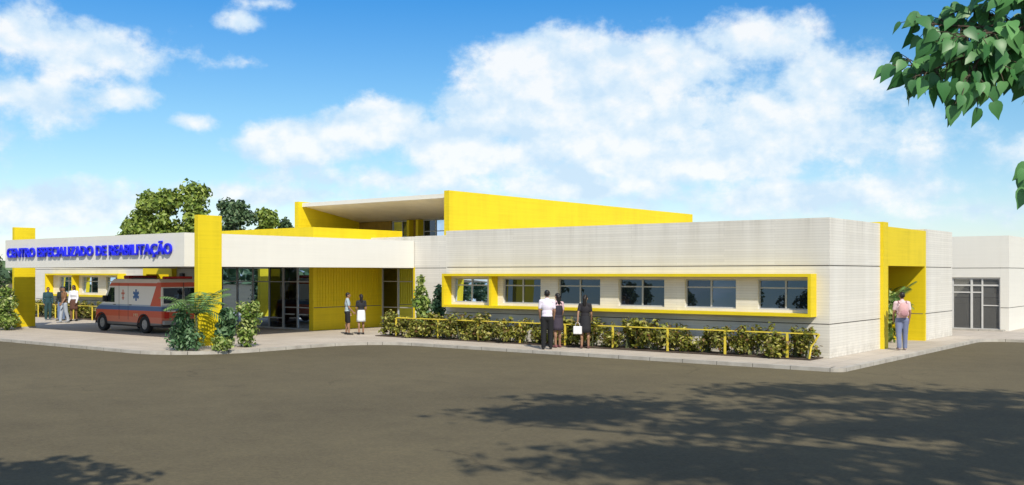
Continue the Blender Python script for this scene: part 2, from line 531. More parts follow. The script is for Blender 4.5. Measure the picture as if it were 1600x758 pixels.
def clad(mb, core, x0, x1, y0, y1, top=ZT, cx=.03):
    """three courses of cladding with thin open joints round a dark core"""
    core.box(x0 + cx, x1 - cx, y0 + cx, y1 - cx, 0, top - .05)
    mb.box(x0, x1, y0, y1, 0, Z0 - GV)
    mb.box(x0, x1, y0, y1, Z0 + GV, Z1 - GV)
    mb.box(x0, x1, y0, y1, Z1 + GV, top)

wall = MB(); core = MB()
# --- six-window wing: front wall as pieces round the windows
FB0, FB1 = 1.20, 2.20          # opening heights inside the yellow frame
WZ0, WZ1 = 1.285, 2.125
def strip_wall(x0, x1, wins, top=ZT):
    T = .30
    core.box(x0 + .03, x1 - .03, .20, T, 0, top - .05)
    wall.box(x0, x1, 0, T, 0, Z0 - GV)
    wall.box(x0, x1, 0, T, Z1 + GV, top)
    wall.box(x0, x1, 0, T, Z0 + GV, WZ0)
    wall.box(x0, x1, 0, T, WZ1, Z1 - GV)
    core.box(x0 + .03, x1 - .03, .03, .199, Z0 - GV, Z0 + GV)
    core.box(x0 + .03, x1 - .03, .03, .199, Z1 - GV, Z1 + GV)
    xs = [x0]
    for a, b_ in wins: xs += [a, b_]
    xs.append(x1)
    for i in range(0, len(xs), 2):
        wall.box(xs[i], xs[i + 1], 0, T, WZ0, WZ1)

wins_r = [(-13.55, -11.98), (-11.3, -9.70), (-9.0, -7.36), (-6.68, -5.06), (-4.37, -2.73), (-2.06, -.48)]
strip_wall(-13.9, 0, wins_r)
# body of this wing behind the front wall, with the yellow portal recess on its short side
clad(wall, core, -13.9, -2.6, .302, 12.4)
clad(wall, core, -2.602, 0, .302, 4.2)
clad(wall, core, -2.602, 0, 8.95, 12.4)
def flush():
    global wall, core
    wall.build('wall', M['white'], bld); core.build('wall_joint', M['groove'], bld)
    wall = MB(); core = MB()
flush()
# recessed wall beside the entrance
clad(wall, core, -18.3, -13.902, 3.0, 3.3)
wall.box(-20.9, -18.302, 3.02, 3.32, 2.56, ZT - .01)
flush()
# far wing
wins_l = [(-41.35, -39.8), (-39.05, -37.5), (-36.75, -35.2)]
strip_wall(-44.0, -33.0, wins_l)
flush()
clad(wall, core, -30.6, -28.5, 0, .3)
flush()
clad(wall, core, -44.0, -28.5, 3.0, 12.4)
clad(wall, core, -44.0, -33.002, .302, 2.998)
flush()

def window(x0, x1, y=0.09, z0=WZ0, z1=WZ1, cols=2, transom=.24, parent=bld, fm=None, gl=None):
    fm = fm or M['alu']; gl = gl or M['glass']
    f = MB(); t = .035; d = .05
    f.box(x0, x0 + t, y, y + d, z0, z1); f.box(x1 - t, x1, y, y + d, z0, z1)
    f.box(x0 + t, x1 - t, y, y + d, z0, z0 + t); f.box(x0 + t, x1 - t, y, y + d, z1 - t, z1)
    for i in range(1, cols):
        xm = x0 + (x1 - x0) * i / cols
        f.box(xm - .025, xm + .025, y + .002, y + d - .002, z0 + t, z1 - t)
    if transom:
        for i in range(cols):
            a = x0 + (x1 - x0) * i / cols + .03; b_ = x0 + (x1 - x0) * (i + 1) / cols - .03
            f.box(a, b_, y + .004, y + d - .004, z1 - transom - .02, z1 - transom + .02)
    fo = f.build('window', fm, parent)
    g = MB()
    for i in range(cols):          # sashes sit a hair out of plane, as real ones do
        a = x0 + (x1 - x0) * i / cols; b_ = x0 + (x1 - x0) * (i + 1) / cols
        k = .003 * (1 if i % 2 else -1)      # top leans inwards, a tilt added so panes mirror trees and sky
        g.add([(a, y + .008 + k, z0), (b_, y + .008 - k * .5, z0), (b_, y + .042 - k * .5, z1), (a, y + .042 + k, z1)], [(0, 1, 2, 3)])
    g.build('pane', gl, fo)
    return fo
for a, b_ in wins_r + wins_l: window(a, b_)

def band_frame(x0, x1, dividers=()):
    f = MB(); p = -.42; t = .085
    f.box(x0, x1, p, -.002, FB1, FB1 + t)
    f.box(x0, x1, p, -.002, FB0 - t, FB0)
    f.box(x0, x0 + t, p, -.002, FB0, FB1); f.box(x1 - t, x1, p, -.002, FB0, FB1)
    for d in dividers: f.box(d, d + .10, p + .06, -.002, FB0, FB1)
    o = f.build('window_surround', M['yellow'], bld)
    return o
band_frame(-13.72, -.36, (-11.62,))
band_frame(-42.1, -34.9, (-39.45,))

# --- portal on the short side
pt = MB()
pt.box(-2.5, .10, 4.202, 4.66, 0, 3.36); pt.box(-.45, .10, 4.202, 4.66, 3.36, 3.86)                       # tall fin
pt.box(-.32, .03, 4.662, 8.93, 2.53, 3.74)                    # lintel
pt.box(-2.598, -.02, 8.80, 8.948, 0, 2.528)                   # inner wall, far side
pt.box(-.02, .03, 8.80, 8.948, 0, 2.528)
pt.box(-2.598, -2.5, 4.662, 8.798, 0, 2.9)                    # back of the recess
pt.box(-2.498, -.322, 4.662, 8.948, 2.9, 3.05)                # its ceiling
pt.build('portal', M['yellow'], bld)
pj = MB(); pj.box(.028, .033, 8.80, 8.948, Z0 - .012, Z0 + .012); pj.box(-2.3, -.03, 8.797, 8.799, Z0 - .012, Z0 + .012)
pj.build('portal_joint', M['groove'], bld)

# --- lobby: yellow box with glass front
LX0, LX1, LY0, LY1, LZ = -28.5, -20.9, -.14, 4.9, 4.15
lb = MB()
lb.box(LX0, LX1, LY0, LY0 + .25, 2.62, LZ)                    # head wall over the glass
lb.box(LX1 - .25, LX1, LY0 + .251, LY1, 0, LZ)                # yellow side wall
lb.box(LX1 - .25, LX1, LY0, LY0 + .25, 0, 2.618)
lb.box(LX0, LX0 + .2, LY0 + .251, LY1, 0, LZ)
lb.box(LX0 + .2, LX1 - .25, LY1 - .2, LY1, 2.62, LZ)
lb.build('lobby_wall', M['yellow'], bld)
rb = MB()
for i in range(24):
    rb.box(LX1 + .001, LX1 + .022, .06 + i * .145, .10 + i * .145, Z0 + .05, 2.50)
rb.build('ribbed_panel', M['yellow'], bld)
lj = MB(); lj.box(LX1, LX1 + .004, LY0 + .02, 3.6, Z0 - .014, Z0 + .014)
lj.build('lobby_joint', M['groove'], bld)
li = MB()
li.box(LX0 + .2, LX1 - .25, LY0 + .25, LY1 - .2, 2.66, 2.85)  # ceiling
li.box(LX0 + .2, LX1 - .252, LY1 - .25, LY1 - .2, 0, 2.62)    # back wall
li.build('lobby_interior', M['inner'], bld)
ct = MB(); ct.box(-26.6, -23.6, 2.6, 3.1, 0, 1.05); ct.box(-26.7, -23.5, 2.5, 3.2, 1.051, 1.1)
ct.build('reception_counter', M['wood'], bld, bevel=.01)
def glazing(name, xs, y, z0, z1, rails, doorbars=(), glass='lobby_glass'):
    f = MB(); h = .03
    for x in xs: f.box(x - h, x + h, y - .04, y + .04, z0, z1)
    for i in range(len(xs) - 1):
        f.box(xs[i] + h, xs[i + 1] - h, y - .038, y + .038, z0, z0 + .06)
        f.box(xs[i] + h, xs[i + 1] - h, y - .038, y + .038, z1 - .05, z1)
        for r in rails: f.box(xs[i] + h, xs[i + 1] - h, y - .03, y + .03, r - .02, r + .02)
    for (a, b_, z) in doorbars: f.box(a, b_, y - .09, y - .05, z - .025, z + .025)
    o = f.build(name, M['alu'], bld)
    g = MB()
    for i in range(len(xs) - 1):
        k = .004 * (-1) ** i
        g.add([(xs[i], y + k, z0), (xs[i + 1], y - k, z0), (xs[i + 1], y - k, z1), (xs[i], y + k, z1)], [(0, 1, 2, 3)])
    g.build('pane', M[glass], o)
    return o
glazing('lobby_glazing', [-28.27, -27.2, -26.1, -25.0, -23.9, -23.0], .05, 0, 2.6, [1.95, .45])
glazing('lobby_door', [-22.95, -22.07, -21.18], .05, 0, 2.6, [1.95, .9], [(-22.8, -22.2, .62), (-21.95, -21.4, .62)])
glazing('entrance_door', [-20.87, -19.95, -19.05, -18.33], 3.7, 0, 2.54, [1.95, .85])
en = MB(); en.box(-20.88, -18.31, 7.0, 7.2, 0, 2.6); en.box(-18.31, -18.1, 3.31, 7.2, 0, 2.6); en.box(-20.88, -18.31, 3.33, 7.0, 2.62, 2.8)
en.box(-18.40, -18.302, 2.99, 3.6, 0, 2.55)
en.build('entrance_passage', M['yellow'], bld)

# --- far wing's little yellow porch
po = MB(); po.box(-33.0, -32.75, -.25, 2.9, 0, 3.5); po.box(-30.85, -30.6, -.25, 2.9, 0, 3.5); po.box(-32.748, -30.852, -.25, .1, 2.25, 2.75); po.box(-32.748, -30.852, 2.7, 2.9, 0, 3.4)
po.build('porch', M['yellow'], bld)
wl = MB(); wl.box(-30.2, -29.95, -.12, -.002, 2.0, 2.3); wl.build('wall_lamp', M['blackp'], bld)

# --- raised hall: two yellow fins, sloping roof slab, clerestory
HX0, HX1 = -27.45, -17.6
fn = MB()
fn.box(HX1 - .28, HX1, 4.3, 25.6, 3.3, 5.74)
fn.build('fin', M['yellow'], bld)
fn = MB(); fn.box(HX0, HX0 + .28, 4.3, 25.6, 3.3, 5.70); fn.build('fin', M['yellow'], bld)
rf = MB()
rf.prism([(4.58, 5.50), (8.25, 4.87), (25.5, 4.87), (25.5, 5.1), (8.3, 5.1), (4.58, 5.62)], 'x', HX0 + .282, HX1 - .282)
rf.build('raised_roof', M['cream'], bld)
fc = MB(); fc.box(HX0 + .282, HX1 - .282, 4.52, 4.578, 5.46, 5.64); fc.build('roof_edge', M['render'], bld)
cw = MB()
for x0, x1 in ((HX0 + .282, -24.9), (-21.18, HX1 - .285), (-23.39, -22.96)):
    cw = MB(); cw.box(x0, x1, 8.2, 8.4, 3.3, 4.86); cw.build('clerestory_wall', M['shaded_yellow'], bld)
for x in (-23.55, -22.95):
    cp = MB(); cp.box(x, x + .16, 7.9, 8.4, 3.3, 4.86); cp.build('clerestory_post', M['yellow'], bld)
glazing('clerestory_window', [-24.88, -24.2, -23.56], 8.3, 3.3, 4.86, [4.1], glass='glass')
glazing('clerestory_window', [-22.78, -22.0, -21.2], 8.3, 3.3, 4.86, [4.3], glass='glass')
inn_ = MB(); inn_.box(HX0 + .3, HX1 - .3, 12, 12.2, 3.3, 4.85); inn_.build('hall_interior', M['inner'], bld)
rr = MB()
rr.box(-13.6, -2.7, .4, 12.3, 3.4, 3.55); rr.box(-18.2, -13.95, 3.35, 25.5, 3.3, 3.5)
rr.box(-43.8, -28.7, 3.1, 12.2, 3.4, 3.55); rr.box(-28.4, -21.2, 5.0, 8.1, 3.2, 3.35); rr.box(-28.2, -21.2, .2, 4.6, 3.5, 3.62)
rr.box(-28.4, -13.95, 12.3, 25.4, 2.9, 3.25); rr.box(-43.8, -28.7, .32, 2.9, 3.4, 3.55)
rr.box(-21.0, -18.3, 3.4, 8.1, 3.3, 3.49)
rr.build('flat_roof', M['concrete'], bld)
bw = MB(); bw.box(-28.45, -13.95, 25.2, 25.5, 0, 3.3); bw.box(-14.2, -13.92, 12.42, 25.19, 0, 3.3); bw.box(-28.48, -28.2, 12.42, 25.19, 0, 3.3)
bw.build('rear_wall', M['white'], bld)

# ------------------------------------------------------------------ annex block on the right
anx = thing('annex_building', 'plain white flat roofed block with glazed grey doors behind the clinic corner', 'building', (0, 16.8, 0))
aw = MB(); ac = MB()
def aclad(x0, x1, y0, y1, top=3.8):
    ac.box(x0 + .03, x1 - .03, y0 + .03, y1 - .03, 0, top - .05)
    for a, b_ in ((0, Z0 - GV), (Z0 + GV, Z1 - GV), (Z1 + GV, top)): aw.box(x0, x1, y0, y1, a, b_)
aclad(.70, 1.02, 0, .3); aclad(1.0 - .3, 1.02, .302, 16)
aclad(-14, -1.9, 0, .3)
aw.box(-1.898, .698, 0, .3, 2.13, Z1 - GV); aw.box(-1.898, .698, 0, .3, Z1 + GV, 3.8); ac.box(-1.89, .69, .03, .27, Z1 - GV, Z1 + GV)
aw.build('wall', M['render'], anx); ac.build('wall_joint', M['groove'], anx)
ar = MB(); ar.box(-13.9, .69, 2.2, 15.9, 3.3, 3.5); ar.box(-13.9, -2.2, .31, 2.199, 3.3, 3.5); ar.build('flat_roof', M['concrete'], anx)  # roof left open over the door room, added to let daylight in
ai = MB(); ai.box(-6, .69, 2.1, 2.2, 0, 3.29); ai.box(-2.4, -2.2, .31, 2.09, 0, 3.29); ai.box(-2.19, .69, .31, .5, 2.3, 2.5); ai.build('interior_wall', M['render'], anx)
ads = MB(); ads.box(-1.6, .3, 2.05, 2.09, 1.25, 1.29); ads.box(-.95, -.75, 2.04, 2.09, 1.6, 1.8); ads.box(.05, .33, 2.04, 2.09, 1.45, 1.75)
ads.build('notice_board', M['blackp'], anx)
xs = [-1.87, -1.1, -.38, .67]
f = MB()
for x in xs + [.02]: f.box(x - .03, x + .03, .08, .16, .06, 2.12)
f.box(-1.87, .67, .075, .165, 2.06, 2.13); f.box(-1.87, .67, .075, .165, 1.78, 1.84); f.box(-1.87, .67, .07, .17, 0, .07)
f.box(-1.87, .02, .085, .155, 1.5, 1.55); f.box(.02, .67, .085, .155, .98, 1.02); f.box(-.42, -.34, .07, .17, .07, 2.06)
do = f.build('glazed_door', M['pale_alu'], anx)
g = MB(); g.box(-1.87, .67, .118, .122, .06, 2.1); g.build('pane', M['door_glass'], do)
st = MB(); st.box(-1.9, .9, -.5, -.002, .002, .05); st.build('door_step', M['kerb'], anx)

# ------------------------------------------------------------------ entrance canopy with its sign
CX0, CX1, CY0 = -30.7, -18.35, -7.69
can = thing('entrance_canopy', 'white drive-through entrance canopy carrying the blue lettered sign', 'canopy', ((CX0 + CX1) / 2, CY0, 0))
def W2(o):   # parts modelled in world coordinates, hung on the canopy
    o.location = Vector(o.location) - can.location
    return o
c = MB(); CB, CT_ = 2.52, 3.62
c.box(CX0, CX1, CY0, CY0 + .3, CB, CT_)
c.box(CX1 - .3, CX1, CY0 + .301, 2.998, CB, CT_)
c.box(CX0, CX0 + .3, CY0 + .301, -.16, CB, CT_)
W2(c.build('fascia', M['render'], can))
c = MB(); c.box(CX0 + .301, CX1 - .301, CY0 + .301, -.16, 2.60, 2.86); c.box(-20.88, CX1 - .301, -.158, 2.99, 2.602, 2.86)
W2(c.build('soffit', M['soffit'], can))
c = MB(); c.box(CX0 + .301, CX1 - .301, CY0 + .301, -.16, 3.1, 3.2); c.box(-20.88, CX1 - .301, -.158, 2.99, 3.1, 3.2)
W2(c.build('canopy_roof', M['concrete'], can))

def text_mesh(name, s, width, height, mat, parent, origin, extrude=.035, offset=.0, rot=(R(90), 0, 0)):
    cu = bpy.data.curves.new(name, 'FONT')
    cu.body = s; cu.size = 1; cu.extrude = .5; cu.offset = offset; cu.resolution_u = 3
    cu.space_character = 1.0
    o = bpy.data.objects.new(name, cu); COL.objects.link(o)
    dg = bpy.context.evaluated_depsgraph_get()
    me = bpy.data.meshes.new_from_object(o.evaluated_get(dg))
    bpy.data.objects.remove(o); bpy.data.curves.remove(cu)
    co = np.empty(len(me.vertices) * 3, np.float32); me.vertices.foreach_get('co', co); co = co.reshape(-1, 3)
    x0, x1 = co[:, 0].min(), co[:, 0].max()
    cap = .73                          # cap height at size 1
    co[:, 0] = (co[:, 0] - x0) / (x1 - x0) * width
    co[:, 1] = co[:, 1] / cap * height
    co[:, 2] = co[:, 2] * 2 * extrude
    me.vertices.foreach_set('co', co.ravel()); me.update()
    me.name = name
    o = link_mesh(name, me, mat, parent)
    o.location = origin; o.rotation_euler = rot
    return o
tx = text_mesh('sign_lettering', 'CENTRO ESPECIALIZADO DE REABILITAÇÃO', 11.45, .37, M['blue_letters'], can, (0, 0, 0), .03, .019)
tx.location = Vector((-30.42, CY0 - .06, 2.93)) - can.location
tx['label'] = 'raised blue capital letters along the canopy beam'

# ------------------------------------------------------------------ yellow pylons
def pylon(label, x, y0, y1, h):
    t = thing('yellow_pylon', label, 'pylon', (x, (y0 + y1) / 2, 0), 0, 'yellow pylons beside the canopy')
    a = MB(); a.box(-.10, .10, -(y1 - y0) / 2, (y1 - y0) / 2, 0, h)
    a.build('shaft', M['yellow'], t, bevel=.008)
    a = MB(); a.box(-.13, .13, -(y1 - y0) / 2 - .03, (y1 - y0) / 2 + .03, 0, .05); a.build('plinth', M['kerb'], t)
    return t
pylon('tall yellow slab pylon rising in front of the canopy beside the ambulance tail', -16.7, -8.36, -7.50, 4.10)
pylon('yellow slab pylon shaded behind the lettered end of the canopy beam', -32.1, -6.72, -5.85, 4.22)

# ------------------------------------------------------------------ railings and hedges
def railing(label, x0, posts, y, h, end_lean=None, ret=None):
    t = thing('railing', label, 'railing', (posts[0], y, 0))
    r = MB()
    a = posts[0] - x0; L = posts[-1]
    r.box(0, L - posts[0], -.018, .018, h - .032, h)
    if ret:
        r.box(-.022, .022, .024, ret, h - .030, h - .002)
    r.build('rail', M['yellow_steel'], t)
    for i, x in enumerate(posts):
        p = MB()
        if end_lean and i == len(posts) - 1:
            p.tube([(x - posts[0] - .28, 0, 0), (x - posts[0] - .22, 0, .35), (x - posts[0], 0, h - .03)], [.028, .028, .028], 8)
        else:
            p.box(x - posts[0] - .030, x - posts[0] + .030, -.018, .018, 0, h - .033)
        p.build('post', M['yellow_steel'], t)
    return t
railing('low yellow railing with ten posts before the six-window wing', 0, [-15.6, -13.55, -11.72, -9.95, -8.15, -6.38, -4.5, -2.68, -.86, .02], -.80, .71, True, .62)
railing('low yellow railing under the far wing windows behind the waiting people', 0, [-43.4, -41.6, -39.8, -38.0, -36.2, -34.5], -1.02, .71)

protos = []
def shrub_proto(seed):
    g = random.Random(seed)
    bl = []
    for i in range(7):
        s = g.uniform(.15, .25)
        bl.append((g.uniform(-.25, .25), g.uniform(-.17, .17), g.uniform(.14, .60), s, s, s))
    bl.append((g.uniform(-.15, .15), -.05, .70, .10, .10, .16))
    return bl
HL = 'low olive-leaved shrub with reddish tips in the hedge behind the long yellow railing'
gs = random.Random(5)
xs = [-16.2 + i * .53 for i in range(31)]
for i, x in enumerate(xs):
    loc = (x + gs.uniform(-.08, .08), -.60 + gs.uniform(-.07, .07), .03)
    if i < 5:
        t = make_bush('hedge_shrub', HL, 'shrub', loc, shrub_proto(20 + i), 620, .12, M['hedge_leaf'], 30 + i, 'shrubs of the hedge before the six-window wing')
        protos.append(t)
    else:
        t = copy_tree(protos[i % 5]); t.location = loc
    t.rotation_euler = (0, 0, gs.uniform(0, 6.28))
    s = gs.uniform(.88, 1.15); t.scale = (s * 1.08, s * 1.08, s)
    if x < -13: t.scale = (s * 1.15, s * 1.15, s * .95)
HL2 = 'low olive shrub in the hedge under the far wing windows'
for i in range(12):
    t = copy_tree(protos[i % 5]); t.location = (-43.2 + i * .74, -.5, .04)
    t.rotation_euler = (0, 0, gs.uniform(0, 6.28)); t.scale = (1.2, 1.2, 1.05)
    t['label'] = HL2; t['group'] = 'shrubs of the far hedge'

# ------------------------------------------------------------------ plants
make_bush('leafy_shrub', 'dark green bush at the foot of the tall pylon hiding the ambulance tail', 'shrub', (-16.0, -9.2, 0),
          [(-.25, 0, .35, .42, .38, .36), (.15, .1, .35, .36, .36, .35), (-.15, 0, .8, .34, .32, .32), (-.1, -.05, 1.08, .2, .2, .2)], 1150, .15, M['dark_bush'], 51, stems=5)
make_palm('palm_plant', 'young palm arching up in front of the tall yellow pylon', 'palm', (-15.75, -9.0, 0), 1.05, 15, 1.25, 1.35, .95, 3, leaf=.40, npin=13)
make_bush('leafy_shrub', 'pale yellow-green bush right of the tall pylon before the lobby glass', 'shrub', (-15.75, -7.2, 0),
          [(0, 0, .55, .34, .32, .3), (.12, .08, .95, .34, .32, .3), (-.12, 0, 1.2, .26, .25, .2), (.25, .1, 1.25, .2, .2, .2), (0, 0, .25, .3, .3, .25)], 1000, .14, M['light_bush'], 52)
make_bush('leafy_shrub', 'small bright lime bush lowest at the pylon foot beside the road', 'shrub', (-15.15, -8.55, 0),
          [(0, 0, .15, .3, .28, .16), (.18, .05, .24, .22, .22, .18), (-.15, 0, .3, .2, .2, .16)], 520, .12, M['light_bush'], 53)
make_bush('leafy_shrub', 'broad dark leafed bush close behind the tall pylon', 'shrub', (-16.05, -7.75, 0),
          [(0, 0, .5, .28, .26, .4), (.1, 0, .95, .25, .25, .3)], 420, .24, M['dark_bush'], 54, aspect=.7)
make_bush('wall_shrub', 'tall slender shrub, lime on one side, against the recessed white wall', 'shrub', (-16.35, 1.5, 0),
          [(0, 0, .5, .42, .4, .5), (-.15, 0, 1.15, .40, .36, .36), (-.2, 0, 1.65, .26, .25, .3), (-.22, 0, 2.05, .14, .14, .22)], 900, .2, M['light_bush'], 55)
make_bush('wall_shrub', 'tall dark shrub tucked in the corner left of the window surround', 'shrub', (-15.6, 1.4, 0),
          [(0, 0, .5, .32, .3, .5), (.05, 0, 1.1, .3, .3, .45), (.1, 0, 1.6, .2, .2, .3)], 760, .2, M['dark_bush'], 56)
make_bush('tall_shrub', 'tall dark conifer-like shrub at the far left edge', 'shrub', (-33.6, -6.9, 0),
          [(0, 0, .8, .8, .7, .8), (0, 0, 1.8, .6, .6, .7), (.05, 0, 2.7, .4, .4, .5), (.08, 0, 3.25, .2, .2, .35)], 1900, .2, M['tree_blue'], 57)
make_bush('leafy_shrub', 'pale green flowering bush at the foot of the shaded pylon', 'shrub', (-30.9, -7.5, 0),
          [(0, 0, .4, .5, .45, .4), (-.3, 0, .9, .4, .4, .4), (.2, 0, 1.1, .3, .3, .3), (-.1, 0, 1.5, .28, .28, .3), (-.6, -.1, .5, .4, .4, .4)], 1300, .17, M['light_bush'], 58)
make_bush('leafy_shrub', 'dark rounded bush leaning off the left edge of the view', 'shrub', (-31.7, -8.3, 0),
          [(0, 0, .5, .7, .6, .5), (-.2, 0, 1.2, .6, .5, .5), (0, 0, 1.7, .4, .4, .35)], 1300, .19, M['dark_bush'], 59)
make_palm('palm_plant', 'feathery palm growing inside the yellow portal recess', 'palm', (-.8, 7.75, 0), 1.15, 15, .95, 1.25, .8, 9, leaf=.36)
make_bush('leafy_shrub', 'green undergrowth at the left inside the yellow portal', 'shrub', (-.95, 7.2, 0),
          [(0, 0, .3, .55, .6, .3), (.1, .2, .9, .5, .5, .5), (0, .1, 1.5, .4, .45, .5)], 1300, .2, M['light_bush'], 60)

# ------------------------------------------------------------------ trees behind the clinic
FWD = Vector((-.618, .786, 0)); RGT = Vector((.786, .618, 0)); EYE = Vector((9.70, -26.21, 0))
def at(X, Y, z=0): return EYE + RGT * X + FWD * Y + Vector((0, 0, z))
bt = [(-28.2, 76, 8.9, 1.9, 'loose crowned leftmost tree behind the canopy', 'tree_leaf'), (-26.4, 75, 9.5, 2.0, 'tallest yellow-green tree behind the lettered beam', 'tree_leaf'),
      (-24.1, 75, 9.3, 2.2, 'broad tree directly behind the tall yellow pylon', 'tree_leaf'), (-22.4, 78, 8.2, 2.0, 'low dark tree just right of the tall pylon top', 'tree_blue'),
      (-20.7, 75, 8.0, 2.1, 'bluish green rounded tree between pylon and raised roof', 'tree_blue'), (-18.9, 76, 7.2, 1.7, 'small light green tree left of the raised roof', 'tree_leaf'),
      (-17.6, 77, 6.5, 1.6, 'smallest dark tree next to the raised roof fin', 'tree_blue'), (-29.8, 77, 6.6, 1.3, 'low sparse tree at the left foot of the tree row', 'tree_leaf')]
for i, (X, Y, h, hw, lab, mt) in enumerate(bt):
    make_tree('background_tree', lab, 'tree', at(X, Y), h, hw * 1.1, 1.6, M[mt], 100 + i, 5200, .38, 'trees behind the clinic', count=30, taper=.72)

# trees on the far side of the road, seen mirrored in the glass
def distant_woods():
    g = np.random.default_rng(5); n = 16000
    a = g.uniform(0, 2 * math.pi, n); r = 210 + 26 * np.sin(a * 5) + g.normal(0, 9, n)
    ht = 6.0 + 1.6 * np.sin(a * 31) + 1.1 * np.sin(a * 57 + 1) + .8 * np.sin(a * 113)
    pos = np.stack([r * np.cos(a), r * np.sin(a), ht * g.uniform(0, 1, n) ** .8], 1)
    nrm = g.normal(size=(n, 3)) + np.array([0, 0, .5])
    o = link_mesh('distant_woods', leaves_mesh('distant_woods', pos, nrm, 2.6, 6, .8), M['tree_blue'])
    tag(o, kind='stuff')
distant_woods()
proto = make_tree('street_tree', 'tree across the road mirrored in the window glass', 'tree', (14, -62, -.05), 6.8, 3.0, .8, M['tree_blue'], 200, 3600, .5, 'trees across the road', count=24)
for i, (x, y, s) in enumerate([(-4, -60, .8), (-24.5, -61, 1.02), (-30, -62, .92), (-37, -60, 1.05), (-43.5, -61, .95), (-52, -60, 1.1), (36, -58, .9), (-66, -62, 1.0), (48, -20, 1.0), (50, 8, 1.2)]):
    t = copy_tree(proto); t.location = (x, y, -.05); t.scale = (s, s, s * rng.uniform(.9, 1.1)); t.rotation_euler = (0, 0, i * 1.7)

# ------------------------------------------------------------------ big broad-leaved tree beside the camera
def heart_leaf(mb, base, dirv, nrm, s):
    """a heart shaped leaf, folded on its midrib and curled at the tip"""
    d = dirv.normalized(); n = (nrm - d * nrm.dot(d)).normalized(); w = d.cross(n)
    prof = [(0.0, 0), (.05, .20), (.18, .33), (.36, .36), (.58, .28), (.80, .13), (1.0, 0)]
    vs = []; k = len(prof)
    for t, r in prof: vs.append(base + d * (s * t) - n * (s * .16 * t * t))
    for t, r in prof[1:-1]:
        vs.append(base + d * (s * (t - .06)) + w * (s * r) + n * (s * (.20 * r - .16 * t * t)))
    for t, r in prof[1:-1]:
        vs.append(base + d * (s * (t - .06)) - w * (s * r) + n * (s * (.20 * r - .16 * t * t)))
    L = lambda i: k + i - 1
    Q = lambda i: k + (k - 2) + i - 1
    fs = []
    for side in (L, Q):
        flip = side is Q
        q = [(0, 1, side(1))]
        for i in range(1, k - 2): q.append((i, i + 1, side(i + 1), side(i)))
        q.append((k - 2, k - 1, side(k - 2)))
        fs += [tuple(reversed(x)) for x in q] if flip else q
    mb.add(vs, fs)

near = thing('broadleaf_tree', 'large broad-leaved tree whose leafy branch hangs into the top right', 'tree', at(9.0, 4.2, -.09))
def on(o): o.location = -near.location; return o
tr = MB()
tr.tube([at(9.0, 4.2, -.2), at(8.9, 4.3, 1.5), at(8.7, 4.5, 3.4), at(8.9, 4.0, 6.5), at(9.8, 2.8, 10.5), at(10.6, 2.0, 14)], [.34, .27, .24, .20, .13, .04], 12)
for e in [(5.5, 3.5, 12.6), (14.5, 2.5, 12.8), (9.5, 6.2, 12.6), (11.5, -2.5, 12.6), (7.0, .0, 13.0), (3.8, 2.2, 13.0), (16.5, .5, 13.0)]:
    tr.tube([at(9.2, 3.6, 7.8), at((9.2 + e[0]) / 2, (3.6 + e[1]) / 2, 10.8), at(*e)], [.12, .08, .02], 7)
tr.tube([at(8.65, 4.7, 3.6), at(6.6, 5.0, 4.5), at(4.6, 5.1, 4.35), at(3.1, 5.0, 3.75)], [.085, .06, .04, .018], 8)
on(tr.build('trunk', M['bark'], near, True))
# twigs of the hanging branch: (right, depth, height) in metres
twigs = [
    [(3.10, 5.0, 3.75), (2.60, 5.0, 3.52), (2.28, 5.0, 3.35), (2.05, 5.02, 3.26), (1.95, 5.04, 3.22)],
    [(2.75, 5.0, 3.60), (2.50, 4.95, 3.60), (2.32, 4.95, 3.66), (2.2, 4.95, 3.72)],
    [(2.55, 5.0, 3.50), (2.30, 5.05, 3.48), (2.12, 5.08, 3.50), (1.98, 5.1, 3.52)],
    [(2.80, 5.0, 3.62), (2.66, 4.9, 3.45), (2.52, 4.86, 3.28), (2.46, 4.86, 3.20)],
    [(2.30, 5.0, 3.36), (2.20, 4.95, 3.22), (2.16, 4.93, 3.13)],
    [(2.45, 5.0, 3.44), (2.28, 4.92, 3.42), (2.15, 4.9, 3.40), (2.04, 4.9, 3.38)],
    [(3.10, 5.0, 3.75), (2.78, 5.1, 3.72), (2.58, 5.15, 3.76), (2.40, 5.2, 3.80)],
    [(3.10, 5.0, 3.72), (2.82, 4.9, 3.46), (2.70, 4.85, 3.32), (2.66, 4.85, 3.25)],
    [(3.6, 5.05, 3.95), (3.15, 4.9, 3.3), (2.80, 4.85, 2.92), (2.58, 4.85, 2.77), (2.47, 4.85, 2.72)],
    [(4.2, 5.1, 4.25), (3.6, 4.9, 3.6), (3.1, 4.8, 3.2), (2.95, 4.8, 3.1)],
    [(4.6, 5.1, 4.35), (4.2, 5.3, 4.0), (3.8, 5.3, 3.5)],
    [(2.62, 5.0, 3.53), (2.52, 5.05, 3.40), (2.36, 5.08, 3.28), (2.28, 5.08, 3.22)],
    [(2.70, 5.0, 3.57), (2.62, 5.0, 3.66), (2.50, 5.0, 3.70), (2.36, 5.0, 3.74)],
]
twigs += [
    [(2.45, 5.05, 3.44), (2.38, 5.0, 3.30), (2.30, 4.98, 3.20), (2.24, 4.98, 3.12)],
    [(2.30, 5.02, 3.36), (2.14, 5.1, 3.32), (2.04, 5.12, 3.30), (1.96, 5.12, 3.30)],
    [(2.78, 5.1, 3.62), (2.66, 5.15, 3.52), (2.58, 5.18, 3.40), (2.56, 5.18, 3.30)],
    [(2.90, 5.0, 3.66), (2.76, 4.95, 3.52), (2.72, 4.95, 3.40), (2.70, 4.95, 3.30)],
    [(2.50, 5.05, 3.48), (2.42, 5.1, 3.55), (2.30, 5.12, 3.58), (2.20, 5.12, 3.58)],
]
tb = MB(); lf = MB(); gl_ = random.Random(12)
